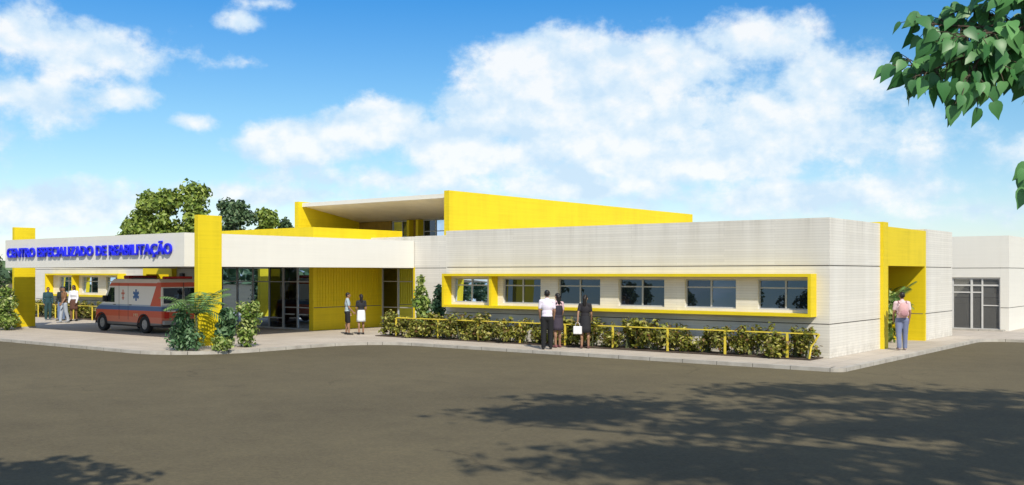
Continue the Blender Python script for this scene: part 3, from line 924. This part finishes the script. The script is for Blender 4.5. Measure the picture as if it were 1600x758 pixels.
for ti, tw in enumerate(twigs):
    pts = [at(p[0] + (.10 if tw[-1][2] > 2.8 else .05), p[1], p[2] + .08) for p in tw]
    tb.tube(pts, [.008 * (1 - .75 * i / len(pts)) for i in range(len(pts))], 5)
    dens = 12 if ti != 8 else 6
    for i in range(len(pts) - 1):
        if ti == 8 and i < 2: continue
        td = (pts[i + 1] - pts[i]).normalized()
        for k in range(dens):
            p = pts[i].lerp(pts[i + 1], (k + gl_.random()) / dens)
            out_ = RGT * gl_.uniform(-1, 1) + Vector((0, 0, gl_.uniform(-1, .8))) + FWD * gl_.uniform(-.8, .8)
            out_ = (out_ + td * .4).normalized()
            pl = gl_.uniform(.03, .11)
            pet = p + out_ * pl
            tb.tube([p, p + out_ * pl * .5 + Vector((0, 0, .01)), pet], [.0028, .0022, .0018], 4)
            dirv = (out_ * .55 + Vector((0, 0, -.75)) + td * .2 + RGT * gl_.uniform(-.4, .4)).normalized()
            nrm = Vector((gl_.uniform(-.6, .6), gl_.uniform(-.6, .6), gl_.uniform(.2, 1.0))) - FWD * gl_.uniform(.2, 1.1)
            heart_leaf(lf, pet, dirv, nrm, gl_.uniform(.066, .118))
on(tb.build('twig', M['bark'], near)); on(lf.build('branch_leaves', M['near_leaf'], near, True))
g = random.Random(77)
bl = []
for i in range(52):
    a = g.uniform(0, 6.28); r = math.sqrt(g.random())
    bl.append((10.6 + r * math.cos(a) * 6.6, 1.7 + r * math.sin(a) * 4.4, g.uniform(11.8, 14.6), g.uniform(1.4, 3.2), g.uniform(.5, 1.1), g.uniform(.5, .9)))
pos, nrm = blob_leaves(bl, 20000, 78, 1.0)
pos = np.array([tuple(at(*p)) for p in pos])
on(link_mesh('crown', leaves_mesh('crown', pos, nrm, .26, 78, .8), M['near_leaf'], near))

# a second crown outside the left edge: only its shade reaches the road
t2 = make_tree('roadside_tree', 'tree beyond the left edge whose shade falls on the near road', 'tree', at(-3.3, 3.2, -.09), 8.8, 2.0, 6.0, M['tree_leaf'], 300, 1000, .36, count=20)

# ------------------------------------------------------------------ ambulance
def ambulance():
    # stands along x, nose towards -x; near side is -y
    t = thing('ambulance', 'white ambulance with red and blue stripes parked under the canopy', 'ambulance', (-25.75, -4.38, 0))
    L0, L1, Wd, H = -2.36, 2.34, .94, 2.08
    fw, rw, wr = -1.90, 1.15, .335
    def arch(cx, r=.41, z=.30, n=9):
        return [(cx + r * math.cos(a), z + r * math.sin(a)) for a in [math.pi * (1 - i / n) for i in range(n + 1)]]
    # lower edge left to right, then roof right to left (counter-clockwise in x,z)
    poly = [(L0 + .02, .34)] + [q for q in arch(fw)] + [q for q in arch(rw)] + [(L1, .34), (L1, 1.1), (L1 - .05, 1.95), (L1 - .16, H)]
    poly += [(-.95, H), (-1.15, 1.98), (-1.32, 1.80), (-1.78, 1.16), (-2.22, .98), (-2.33, .80), (L0, .55)]
    poly = [p for i, p in enumerate(poly) if i == 0 or (Vector(p) - Vector(poly[i - 1])).length > .01]
    m, nt, b = newmat('ambulance_paint')
    tc = nt.nodes.new('ShaderNodeTexCoord')
    sp = nt.nodes.new('ShaderNodeSeparateXYZ'); nt.links.new(tc.outputs['Object'], sp.inputs[0])
    X, Zc = sp.outputs[0], sp.outputs[2]
    white = (.78, .76, .73); red = (.60, .085, .035); blue = (.06, .13, .30); orange = (.62, .16, .09)
    z01 = mathn(nt, 'DIVIDE', Zc, 2.2)
    base = ramp(nt, z01, [(0, (.12, .11, .11)), (.40 / 2.2, orange), (.62 / 2.2, red), (.86 / 2.2, blue), (1.03 / 2.2, (.34, .42, .52)), (1.09 / 2.2, white), (1.80 / 2.2, red), (1.92 / 2.2, (.66, .58, .54))], 'CONSTANT')
    diag = mathn(nt, 'ADD', X, mathn(nt, 'MULTIPLY', Zc, -.55))     # slanted red tail panel
    d1 = mathn(nt, 'MULTIPLY', mathn(nt, 'GREATER_THAN', diag, 1.0), mathn(nt, 'LESS_THAN', X, 2.30))
    d2 = mathn(nt, 'GREATER_THAN', Zc, 1.05); d3 = mathn(nt, 'LESS_THAN', Zc, 1.95)
    dm = mathn(nt, 'MULTIPLY', mathn(nt, 'MULTIPLY', d1, d2), d3)
    mx = nt.nodes.new('ShaderNodeMix'); mx.data_type = 'RGBA'
    nt.links.new(dm, mx.inputs[0]); nt.links.new(base, mx.inputs[6]); mx.inputs[7].default_value = (*red, 1)
    nt.links.new(mx.outputs[2], b.inputs['Base Color'])
    b.inputs['Roughness'].default_value = .35; b.inputs['Coat Weight'].default_value = .3
    body = MB(); body.prism(poly, 'y', -Wd, Wd)
    body.build('body', m, t, bevel=.05, seg=3)
    dark = M['blackp']; gl = M['glass']
    ub = MB(); ub.box(-2.2, 2.2, -.8, .8, .24, .42); ub.build('underbody', dark, t)
    # glass
    w = MB()
    nx, nz = .81, -.58
    w.add([(-1.77, -.80, 1.20), (-1.77, .80, 1.20), (-1.34, .74, 1.79), (-1.34, -.74, 1.79)], [(0, 1, 2, 3)])
    ws = w.build('windshield', gl, t); ws.location = (-.02, 0, .012)
    for s in (-1, 1):
        w = MB(); w.prism([(-1.62, 1.16), (-.92, 1.16), (-.92, 1.74), (-1.22, 1.74)], 'y', s * (Wd - .005), s * (Wd + .006)); w.build('side_window', gl, t)
        w = MB(); w.prism([(s * .05, 1.16), (s * .84, 1.16), (s * .84, 1.74), (s * .05, 1.74)], 'x', L1 - .05, L1 + .006)
        rwn = w.build('rear_window', gl, t)
        w = MB(); w.box(L1 - .02, L1 + .02, s * .72 - .09, s * .72 + .09, .60, .84); w.build('tail_light', M['red_lens'], t)
        w = MB(); w.ell((-2.28, s * .68, .80), (.10, .16, .09)); w.build('headlight', M['clear_lens'], t, True)
        w = MB(); w.box(-1.56, -1.44, s * 1.03 - .07, s * 1.03 + .07, 1.18, 1.42); w.box(-1.50, -1.46, min(s * .93, s * 1.0), max(s * .93, s * 1.0), 1.2, 1.25)
        w.build('mirror', dark, t, bevel=.02)
        for cx in (fw, rw):
            w = MB(); prof = []
            y0, y1 = s * .72, s * .93
            n = 24; vs = []; fs = []
            for (yy, rr_) in ((y0, wr * .55), (y0, wr * .95), (y0 + s * .03, wr), (y1 - s * .03, wr), (y1, wr * .94), (y1, wr * .62), (y1 - s * .03, wr * .60), (y1 - s * .03, .01)):
                for k in range(n):
                    a = 2 * math.pi * k / n; vs.append((cx + rr_ * math.cos(a), yy, wr + rr_ * math.sin(a)))
            for i in range(7):
                for k in range(n): fs.append((i * n + k, i * n + (k + 1) % n, (i + 1) * n + (k + 1) % n, (i + 1) * n + k))
            w.add(vs, fs); wo = w.build('wheel', M['tyre'], t, True)
            w = MB()
            yr = y1 - s * .018
            w.tube([(cx, y1 - s * .029, wr), (cx, yr, wr)], [wr * .58, wr * .52], 20)
            for k in range(5):
                a = 2 * math.pi * k / 5; w.tube([(cx + .1 * math.cos(a), yr - s * .002, wr + .1 * math.sin(a)), (cx + .1 * math.cos(a), yr + s * .012, wr + .1 * math.sin(a))], [.03, .025], 8)
            w.build('rim', M['rim'], wo)
    w = MB(); w.box(-2.41, -2.2, -.9, .9, .32, .56); w.build('front_bumper', M['chrome'], t, bevel=.04)
    w = MB(); w.box(L1 - .03, L1 + .14, -.9, .9, .36, .52); w.build('rear_bumper', M['chrome'], t, bevel=.02)
    w = MB(); w.box(L1 + .001, L1 + .008, -.012, .012, .56, 1.95); w.build('door_seam', dark, t)
    w = MB(); w.box(-.82, -.42, -.62, .62, H + .002, H + .13); w.build('light_bar', M['red_lens'], t, bevel=.03)
    w = MB(); w.box(1.85, 2.05, -.6, .6, H + .002, H + .10); w.build('rear_beacon', M['red_lens'], t, bevel=.03)
    for y0 in (-.68, .64):
        w = MB(); w.box(-.1, 1.5, y0, y0 + .04, H + .002, H + .05); w.build('roof_rail', M['blackp'], t)
    for x0, y1 in ((-1.0, -Wd - .012), (.14, -Wd - .012), (-1.0, Wd + .002), (.14, Wd + .002)):
        w = MB(); w.box(x0, x0 + .16, y1, y1 + .012, 1.06, 1.09); w.build('door_handle', M['blackp'], t)
    w = MB(); w.box(L1 + .142, L1 + .148, -.22, .22, .39, .49); w.build('number_plate', M['render'], t)
    w = MB(); w.box(L1 + .001, L1 + .012, .03, .09, 1.0, 1.12); w.build('door_handle', M['blackp'], t)
    for cx in (fw, rw):
        for sd in (-1, 1):
            w = MB(); pts = [(cx + .43 * math.cos(q), sd * (Wd + .004), .30 + .43 * math.sin(q)) for q in [math.pi * k / 10 for k in range(11)]]
            w.tube(pts, .022, 6); w.build('wheel_arch', M['blackp'], t, True)
    w = MB(); y = -Wd - .004
    for a in (0, 60, 120):
        ca, sa = math.cos(R(a + 90)), math.sin(R(a + 90)); hl, hw = .22, .055
        w.add([(.62 + ca * hl * sx - sa * hw * sy, y - .001 * a / 60, 1.46 + sa * hl * sx + ca * hw * sy) for sx, sy in ((-1, -1), (1, -1), (1, 1), (-1, 1))], [(0, 1, 2, 3)])
    w.build('star_emblem', plain('emblem_blue', (.05, .14, .36), .4), t)
    w = MB(); w.box(-.34, -.27, y, y + .003, 1.26, 1.66); w.box(-.42, -.19, y - .002, y + .001, 1.48, 1.55); w.box(-.39, -.22, y - .002, y + .001, 1.32, 1.36)
    w.build('red_emblem', plain('emblem_red', (.55, .16, .10), .4), t)
    tm = text_mesh('side_number', '192', .30, .11, plain('number_yellow', (.6, .5, .3), .5), t, (.45, -Wd - .003, .64), .003, .01)
    w = MB(); w.box(L1 + .005, L1 + .010, -.72, -.35, .84, .89); w.box(L1 + .005, L1 + .010, .35, .72, .84, .89)
    w.build('reflective_strip', M['render'], t)
    w = MB(); w.box(-.60, -.585, -Wd - .004, -Wd, .5, 1.9); w.box(.05, .065, -Wd - .004, -Wd, .5, 1.9); w.build('door_line', M['bronze'], t)
    return t
ambulance()

# ------------------------------------------------------------------ people
CL = {}
def cloth(c):
    k = tuple(c)
    if k not in CL: CL[k] = plain('cloth', c, .85, var=.05, scale=14)
    return CL[k]
SKIN = [plain('skin_light', (.46, .27, .19), .5, var=.04), plain('skin_tan', (.30, .165, .10), .5, var=.04), plain('skin_dark', (.16, .085, .05), .5, var=.04)]
HAIR = plain('dark_hair', (.012, .009, .008), .45, var=.3)
EYEW = plain('eye_dark', (.02, .015, .012), .2)
LIP = plain('lip', (.30, .10, .08), .5)

def remeshed(mb, name, mat, parent, vox, smooth_it=2):
    o = mb.build(name, mat, parent)
    r = o.modifiers.new('r', 'REMESH'); r.mode = 'VOXEL'; r.voxel_size = vox; r.use_smooth_shade = True
    if smooth_it:
        s = o.modifiers.new('s', 'SMOOTH'); s.factor = .5; s.iterations = smooth_it
    bake_mods(o)
    return o

def person(label, loc, rz, h, top, bottom, skin=1, kind='trousers', stride=0.0, long_hair=False, sleeves='short', female=False,
           arms=((0, 0), (0, 0)), vest=None, shoes=(.02, .02, .02), bag=None, pack=None, head_turn=0.0, hair=HAIR):
    """local +y is where the person faces; arms: per side (swing forward, bend) in radians"""
    t = thing('person', label, 'person', loc, rz)
    t.scale = (h / 1.72,) * 3
    sh = .165 if female else .185
    hipw = .095
    b = MB(); cl = MB(); tr = MB(); so = MB()
    c = b.capsule
    # legs
    knees = {}
    for s in (-1, 1):
        st = stride * s
        hip = Vector((s * hipw, 0, .90)); knee = Vector((s * .10, st * .55 + .015, .49)); ank = Vector((s * .105, st, .085))
        if st < 0: ank.z += abs(st) * .18
        c(hip, .083, knee, .055); c(knee, .054, ank, .036)
        calf = knee.lerp(ank, .3) + Vector((0, -.018, 0)); b.ell(calf, (.048, .052, .10))
        toe = ank + Vector((s * .02, .15, -.055)); heel = ank + Vector((0, -.045, -.05))
        c(heel, .032, toe, .027)
        so.capsule(heel, .040, toe + Vector((0, .01, .0)), .034); so.capsule(ank + Vector((0, 0, -.02)), .046, heel, .036)
        if kind == 'trousers':
            tr.tube([hip + Vector((0, 0, .06)), hip, knee, ank + Vector((0, -.01, .10)), ank + Vector((0, -.008, -.03))], [.085, .106, .084, .068, .066], 14)
        elif kind == 'shorts':
            tr.capsule(hip, .102, hip.lerp(knee, .85), .088)
    if kind in ('trousers', 'shorts'):
        tr.ell((0, -.01, .93), (.165, .12, .13)); tr.capsule((0, 0, .95), .10, (0, 0, 1.02), .095)
        tr.ell((0, 0, 1.0), (.155, .105, .08))
    # trunk
    b.ell((0, -.01, .93), (.155, .11, .13)); b.ell((0, 0, 1.08), (.128 if female else .14, .09, .14)); b.ell((0, 0, 1.27), (.15 if female else .165, .105, .18))
    c((-sh * .8, 0, 1.41), .052, (sh * .8, 0, 1.41), .052)
    c((0, -.01, 1.42), .062, (0, .012, 1.54), .050)
    cl.ell((0, 0, 1.08), (.145 if female else .16, .108, .16)); cl.ell((0, 0, 1.27), (.166 if female else .182, .122, .185))
    cl.capsule((-sh * .92, 0, 1.408), .066, (sh * .92, 0, 1.408), .066); cl.capsule((0, -.004, 1.40), .095, (0, -.004, 1.462), .072); cl.ell((0, -.005, .98), (.165, .12, .10))
    if female: b.ell((0, .07, 1.27), (.12, .06, .07)); cl.ell((0, .078, 1.27), (.125, .065, .075))
    # head
    ht = Matrix.Rotation(head_turn, 4, 'Z')
    def hp(x, y, z): return ht @ Vector((x, y, 0)) + Vector((0, .02, z))
    b.ell(hp(0, 0, 1.64), (.074, .092, .085)); b.ell(hp(0, .018, 1.585), (.058, .068, .07)); c(hp(0, .055, 1.545), .028, hp(0, .06, 1.545), .028)
    c(hp(0, .09, 1.635), .010, hp(0, .108, 1.60), .015)
    for s in (-1, 1): b.ell(hp(s * .077, -.005, 1.612), (.014, .024, .032))
    ey = MB()
    for s in (-1, 1): ey.ell(hp(s * .031, .083, 1.628), (.012, .008, .008)); ey.box(*sum([[v - d, v + d] for v, d in zip(hp(s * .031, .086, 1.648), (.017, .004, .0035))], []))
    mo = MB(); mo.ell(hp(0, .082, 1.565), (.022, .010, .007))
    ha = MB(); ha.ell(hp(0, -.014, 1.668), (.083, .094, .078)); ha.ell(hp(0, -.045, 1.635), (.078, .065, .085))
    if long_hair: ha.capsule(hp(0, -.075, 1.62), .07, hp(0, -.085, 1.40), .055)
    # arms
    for s, (sw, be) in zip((-1, 1), arms):
        S0 = Vector((s * sh, 0, 1.41)); d1 = Vector((s * .13, math.sin(sw), -math.cos(sw))).normalized()
        E = S0 + d1 * .29; d2 = Vector((s * .02 - s * .35 * min(1, be), math.sin(sw + be), -math.cos(sw + be))).normalized()
        Wp = E + d2 * .25
        c(S0, .048, E, .037); c(E, .037, Wp, .026)
        if sleeves == 'short': cl.capsule(S0, .059, S0.lerp(E, .65), .053)
        elif sleeves == 'long': cl.capsule(S0, .062, E, .052); cl.capsule(E, .052, Wp, .038)
        # hand: palm, four unequal curled fingers, thumb off the side
        ax = d2; fw_ = Vector((0, 1, 0)); fw_ = (fw_ - ax * fw_.dot(ax)).normalized(); inn2 = ax.cross(fw_).normalized()
        if inn2.x * s > 0: inn2 = -inn2
        P = Wp + ax * .075
        for q in (-.024, 0, .024): c(Wp + fw_ * q * .5, .019, P + fw_ * q, .014, 8, 3)
        for q, ln in zip((-.033, -.011, .011, .033), (.058, .072, .078, .068)):
            a0 = P + fw_ * q; a1 = a0 + (ax * .95 + inn2 * .25).normalized() * ln * .5; a2 = a1 + (ax * .7 + inn2 * .7).normalized() * ln * .5
            c(a0, .0095, a1, .0085, 7, 2); c(a1, .0085, a2, .007, 7, 2)
        th = Wp + ax * .03 + fw_ * .028; c(th, .013, th + (fw_ * .6 + ax * .7 + inn2 * .35).normalized() * .04, .010, 7, 2)
        th2 = th + (fw_ * .6 + ax * .7 + inn2 * .35).normalized() * .04; c(th2, .010, th2 + (ax * .9 + inn2 * .4).normalized() * .028, .008, 7, 2)
        knees[s] = P
    remeshed(b, 'body', SKIN[skin], t, .0085, 2)
    if top is not None:
        remeshed(cl, 'shirt', cloth(top), t, .014, 3)
    if kind in ('trousers', 'shorts'):
        remeshed(tr, kind, cloth(bottom), t, .014, 2)
    else:
        sk = MB(); n = 26; vs = []; fs = []
        z0 = {'skirt': .56, 'long_skirt': .40, 'dress': .52}[kind]
        prof = [(1.06, .145, .105), (1.0, .165, .122), (.92, .178, .138), (.80, .185, .145), (.66, .19, .155), (z0, .20, .165), (z0, .19, .155), (.70, .17, .13)]
        for (z, rx, ry) in prof:
            for k in range(n):
                a = 2 * math.pi * k / n; wv = 1 + (.03 * math.sin(a * 7) if z < .8 else 0)
                vs.append((rx * wv * math.cos(a), ry * wv * math.sin(a), z))
        for i in range(len(prof) - 1):
            for k in range(n): fs.append((i * n + k, i * n + (k + 1) % n, (i + 1) * n + (k + 1) % n, (i + 1) * n + k))
        sk.add(vs, fs); sk.build('skirt', cloth(bottom), t, True)
    if vest is not None:
        v = MB(); v.ell((0, 0, 1.20), (.180, .136, .26)); v.capsule((-.09, 0, 1.40), .074, (.09, 0, 1.40), .074); v.ell((0, -.005, .98), (.176, .13, .10)); remeshed(v, 'vest', cloth(vest), t, .016, 2)
    remeshed(so, 'shoes', cloth(shoes), t, .012, 1)
    remeshed(ha, 'hair', hair, t, .010, 2)
    ey.build('eyes', EYEW, t); mo.build('mouth', LIP, t, True)
    if kind != 'dress' and kind != 'skirt':
        be_ = MB(); k = 26; be_.tube([(0, 0, 1.005), (0, 0, 1.04)], [.10, .10], 20)
    if pack is not None:
        pk = thing('backpack', pack[0], 'backpack', (0, 0, 0))
        pk.matrix_world = t.matrix_world
        pk.location = loc; pk.rotation_euler = (0, 0, rz); pk.scale = t.scale
        a = MB(); a.ell((0, -.20, 1.22), (.15, .10, .22)); a.ell((0, -.19, 1.10), (.16, .11, .13)); remeshed(a, 'bag_body', cloth(pack[1]), pk, .015, 3)
        a = MB(); a.ell((0, -.285, 1.12), (.11, .04, .10)); remeshed(a, 'front_pocket', cloth(pack[2]), pk, .012, 2)
        for s in (-1, 1):
            a = MB(); a.tube([(s * .10, -.15, 1.40), (s * .115, -.03, 1.475), (s * .12, .10, 1.40), (s * .13, .13, 1.25), (s * .15, .05, 1.12), (s * .13, -.12, 1.06)], .016, 6); a.build('strap', cloth(pack[2]), pk, True)
    if bag is not None:
        s, blab, bc, bs = bag
        P = knees[s]
        wm = Matrix.Translation(loc) @ Matrix.Rotation(rz, 4, 'Z') @ Matrix.Scale(h / 1.72, 4)
        g_ = thing('handbag', blab, 'bag', wm @ (P + Vector((0, 0, -.12 - bs[2]))), rz)
        a = MB(); a.box(-bs[0] / 2, bs[0] / 2, -bs[1] / 2, bs[1] / 2, 0, bs[2]); a.build('bag_body', cloth(bc), g_, bevel=.02)
        a = MB(); a.tube([(-bs[0] * .3, 0, bs[2] - .01), (-bs[0] * .22, 0, bs[2] + .08), (0, 0, bs[2] + .125), (bs[0] * .22, 0, bs[2] + .08), (bs[0] * .3, 0, bs[2] - .01)], .008, 6); a.build('handle', cloth(bc), g_, True)
    return t

AW = R(38)
person('man seen from behind in lilac shirt and black trousers by the hedge', (-7.88, -2.13, 0), AW, 1.77, (.72, .66, .76), (.012, .012, .014), 1, 'trousers', .04, arms=((.05, .35), (.05, .35)))
person('woman in pink blouse, dark vest and mauve skirt right of the lilac-shirted man', (-8.02, -1.38, 0), AW + .5, 1.67, (.62, .42, .46), (.05, .04, .06), 1, 'skirt', .05, True, 'short', True, vest=(.03, .025, .04), arms=((.1, .3), (.05, .5)), shoes=(.2, .08, .08))
person('woman in black dress holding a white bag before the hedge', (-7.16, -1.15, 0), AW - .3, 1.62, (.02, .018, .022), (.018, .018, .022), 1, 'dress', .03, True, 'short', True, arms=((-.42, .12), (.1, .4)), shoes=(.12, .06, .05),
       bag=(-1, 'white handbag held by the woman in the black dress', (.75, .74, .74), (.26, .10, .24)))
person('boy in pale blue shirt and black shorts standing by the yellow lobby wall', (-17.95, -1.0, 0), R(-40), 1.56, (.34, .42, .46), (.012, .012, .014), 1, 'shorts', .05, arms=((.1, .2), (.2, .5)))
person('girl in black top and white skirt next to the boy in shorts', (-17.62, -.62, 0), R(60), 1.5, (.02, .02, .024), (.72, .74, .74), 1, 'skirt', .06, True, 'short', True, arms=((.1, .5), (-.1, .7)))
person('student with pink backpack and jeans walking to the yellow portal', (.66, 4.15, 0), R(30), 1.72, (.66, .50, .52), (.17, .20, .32), 1, 'trousers', .10, arms=((.2, .25), (-.15, .3)), shoes=(.3, .24, .26),
       pack=('pale pink backpack worn by the walking student', (.60, .36, .36), (.42, .22, .24)))
person('person in dark teal clothes at the left of the waiting group', (-38.2, -2.2, 0), R(250), 1.6, (.02, .06, .07), (.02, .055, .06), 1, 'trousers', .03, sleeves='long', arms=((.05, .2), (.05, .2)), shoes=(.2, .2, .22))
person('person in black top and blue jeans in the waiting group', (-37.1, -2.1, 0), R(200), 1.63, (.014, .02, .02), (.12, .17, .28), 2, 'trousers', .05, sleeves='long', arms=((.1, .6), (.1, .3)), shoes=(.05, .06, .06))
person('person in brown top and pale jeans walking ahead of the waiting group', (-35.0, -3.05, 0), R(180), 1.66, (.20, .10, .05), (.36, .40, .46), 1, 'trousers', .13, arms=((.3, .3), (-.2, .3)), shoes=(.25, .26, .28))
person('woman in white shirt, brown skirt and black boots in the waiting group', (-36.1, -2.0, 0), R(215), 1.71, (.66, .66, .70), (.10, .045, .03), 2, 'skirt', .06, True, 'long', True, arms=((.1, .3), (.1, .3)), shoes=(.015, .015, .015))

# ------------------------------------------------------------------ sun, sky, clouds
SUN = Vector((.88, -.62, 1.0)).normalized()
el = math.asin(SUN.z); az = math.atan2(SUN.x, SUN.y)
ld = bpy.data.lights.new('sun', 'SUN'); ld.energy = 4.2; ld.angle = R(.53); ld.color = (1, .93, .80)
lo = bpy.data.objects.new('sun', ld); COL.objects.link(lo)
lo.rotation_euler = (-SUN).to_track_quat('-Z', 'Y').to_euler(); lo.location = (20, -20, 30)

w = bpy.data.worlds.new('World'); S.world = w; w.use_nodes = True
nt = w.node_tree
bg = nt.nodes['Background']; BGS = .10
bg.inputs['Strength'].default_value = BGS
sky = nt.nodes.new('ShaderNodeTexSky'); sky.sky_type = 'NISHITA'; sky.sun_disc = False
sky.sun_elevation = el; sky.sun_rotation = az
sky.air_density = 1.0; sky.dust_density = .3; sky.ozone_density = 2.0
tc = nt.nodes.new('ShaderNodeTexCoord')
sp = nt.nodes.new('ShaderNodeSeparateXYZ'); nt.links.new(tc.outputs['Generated'], sp.inputs[0])
azn = mathn(nt, 'ARCTAN2', sp.outputs[0], sp.outputs[1])          # compass angle, 0 = +y, clockwise positive
eln = mathn(nt, 'ARCSINE', sp.outputs[2])
azd = mathn(nt, 'MULTIPLY', azn, 57.2958); eld = mathn(nt, 'MULTIPLY', eln, 57.2958)
# tint the clear sky: richer blue higher up
e01 = mathn(nt, 'DIVIDE', eld, 30.0, clamp=True)
tint = ramp(nt, e01, [(0, (1.0, 1.06, 1.25)), (.12, (.95, 1.05, 1.16)), (.30, (.68, 1.0, 1.13)), (.52, (.27, .82, 1.23)), (1, (.22, .62, 1.1))])
mul = nt.nodes.new('ShaderNodeMix'); mul.data_type = 'RGBA'; mul.blend_type = 'MULTIPLY'; mul.inputs[0].default_value = 1
nt.links.new(sky.outputs[0], mul.inputs[6]); nt.links.new(tint, mul.inputs[7])
# cumulus: soft ellipses on the sky sphere (azimuth, elevation, half sizes, weight), broken up by noise
CLOUDS = CLOUD_TABLE = [
]
cb = nt.nodes.new('ShaderNodeCombineXYZ')
nt.links.new(azd, cb.inputs[0]); nt.links.new(mathn(nt, 'MULTIPLY', eld, 1.25), cb.inputs[1])
n1 = noise(nt, .20, 9, .58, cb.outputs[0])
n2 = noise(nt, .55, 8, .62, cb.outputs[0])
fluff = mathn(nt, 'ADD', mathn(nt, 'MULTIPLY', mathn(nt, 'SUBTRACT', n1, .5), 1.5), mathn(nt, 'MULTIPLY', mathn(nt, 'SUBTRACT', n2, .5), 1.1))
acc = None
def px2sky(px, py):
    a = (px - 800) / 1540; e = math.degrees(math.atan((427 - py) / 1540 / math.sqrt(1 + a * a)))
    return math.degrees(math.atan(a)) - 38.17, e
BL = [  # photo-survey of the cloud bank: centre, half width, half height, weight
    (880, 110, 190, 75, 1.0), (1040, 100, 130, 65, 1.0), (1170, 60, 110, 45, .8), (960, 190, 260, 90, .85), (1200, 200, 210, 90, .7),
    (780, 170, 110, 70, .9), (580, 200, 100, 52, 1.0), (470, 222, 110, 42, .95), (720, 240, 150, 55, .9), (1300, 130, 120, 60, .8),
    (1050, 260, 260, 45, .75), (1330, 220, 160, 60, .55), (130, 80, 170, 48, .62), (20, 60, 70, 50, .62), (50, 150, 130, 40, .45), (195, 155, 55, 22, .55), (305, 192, 42, 18, .6),
    (100, 325, 280, 42, .65), (420, 305, 220, 22, .5), (900, 290, 330, 34, .55), (1250, 305, 340, 36, .6), (1540, 330, 160, 25, .4), (370, 35, 26, 14, .26), (385, 98, 24, 11, .26), (335, 100, 22, 10, .24), (410, 5, 34, 8, .26), (620, 280, 260, 26, .5), (-120, 200, 150, 90, .7), (1750, 260, 150, 60, .7),
]
for (px, py, hw, hh, wt) in BL:
    A, E = px2sky(px, py); ra = hw / 1540 * 57.3; re = hh / 1540 * 57.3
    dx = mathn(nt, 'DIVIDE', mathn(nt, 'SUBTRACT', azd, round(A, 2)), round(ra, 2))
    dy = mathn(nt, 'DIVIDE', mathn(nt, 'SUBTRACT', eld, round(E, 2)), round(re, 2))
    d = mathn(nt, 'SQRT', mathn(nt, 'ADD', mathn(nt, 'MULTIPLY', dx, dx), mathn(nt, 'MULTIPLY', dy, dy)))
    v = mathn(nt, 'MULTIPLY', mathn(nt, 'SUBTRACT', 1.05, d), wt)
    if acc is None: acc = v
    else:
        acc = mathn(nt, 'SMOOTH_MAX', acc, v, .25)
# elsewhere on the sphere: scattered fair-weather cloud
far_ = mathn(nt, 'GREATER_THAN', mathn(nt, 'ABSOLUTE', mathn(nt, 'ADD', azd, 38.17)), 42.0)
gen = mathn(nt, 'MULTIPLY', mathn(nt, 'SUBTRACT', noise(nt, .07, 6, .55, cb.outputs[0]), .42), 2.2)
acc = mathn(nt, 'MAXIMUM', acc, mathn(nt, 'SUBTRACT', mathn(nt, 'MULTIPLY', gen, far_), mathn(nt, 'MULTIPLY', mathn(nt, 'SUBTRACT', 1, far_), 3)))
dens = mathn(nt, 'ADD', mathn(nt, 'ADD', acc, .06), mathn(nt, 'MULTIPLY', fluff, .80))
alpha = nt.nodes.new('ShaderNodeMapRange'); alpha.interpolation_type = 'SMOOTHSTEP'
nt.links.new(dens, alpha.inputs[0]); alpha.inputs[1].default_value = .04; alpha.inputs[2].default_value = .50
# thick parts pure white, thin and lower parts bluish
cb2 = nt.nodes.new('ShaderNodeVectorMath'); cb2.operation = 'ADD'; cb2.inputs[1].default_value = (.35, 1.0, 0)
nt.links.new(cb.outputs[0], cb2.inputs[0])
m1 = noise(nt, .26, 6, .55, cb.outputs[0]); m2 = noise(nt, .26, 6, .55, cb2.outputs[0])
relief = mathn(nt, 'MULTIPLY', mathn(nt, 'SUBTRACT', m1, m2), 2.6)
shade = mathn(nt, 'ADD', mathn(nt, 'ADD', mathn(nt, 'MULTIPLY', dens, .38), .12), relief)
ccol = ramp(nt, shade, [(0.0, (5.6, 7.1, 8.5)), (.30, (6.9, 7.9, 8.7)), (.62, (8.6, 8.75, 8.8))])
mixc = nt.nodes.new('ShaderNodeMix'); mixc.data_type = 'RGBA'
nt.links.new(mathn(nt, 'MULTIPLY', alpha.outputs[0], .92), mixc.inputs[0])
nt.links.new(mul.outputs[2], mixc.inputs[6]); nt.links.new(ccol, mixc.inputs[7])
nt.links.new(mixc.outputs[2], bg.inputs['Color'])

# ------------------------------------------------------------------ camera and output
cd = bpy.data.cameras.new('camera'); cam = bpy.data.objects.new('camera', cd); COL.objects.link(cam)
cam.location = (9.70, -26.21, 2.30); cam.rotation_euler = (R(90), 0, R(38.17))
cd.sensor_width = 36; cd.lens = 1540 / 1600 * 36; cd.shift_y = .030; cd.clip_end = 2000; cd.clip_start = .1
S.camera = cam
S.view_settings.view_transform = 'Standard'; S.view_settings.look = 'None'
S.view_settings.exposure = .2; S.view_settings.gamma = 1; S.view_settings.use_curve_mapping = False
S.render.engine = 'CYCLES'
S.cycles.max_bounces = 6; S.cycles.transparent_max_bounces = 12
S.cycles.use_denoising = True
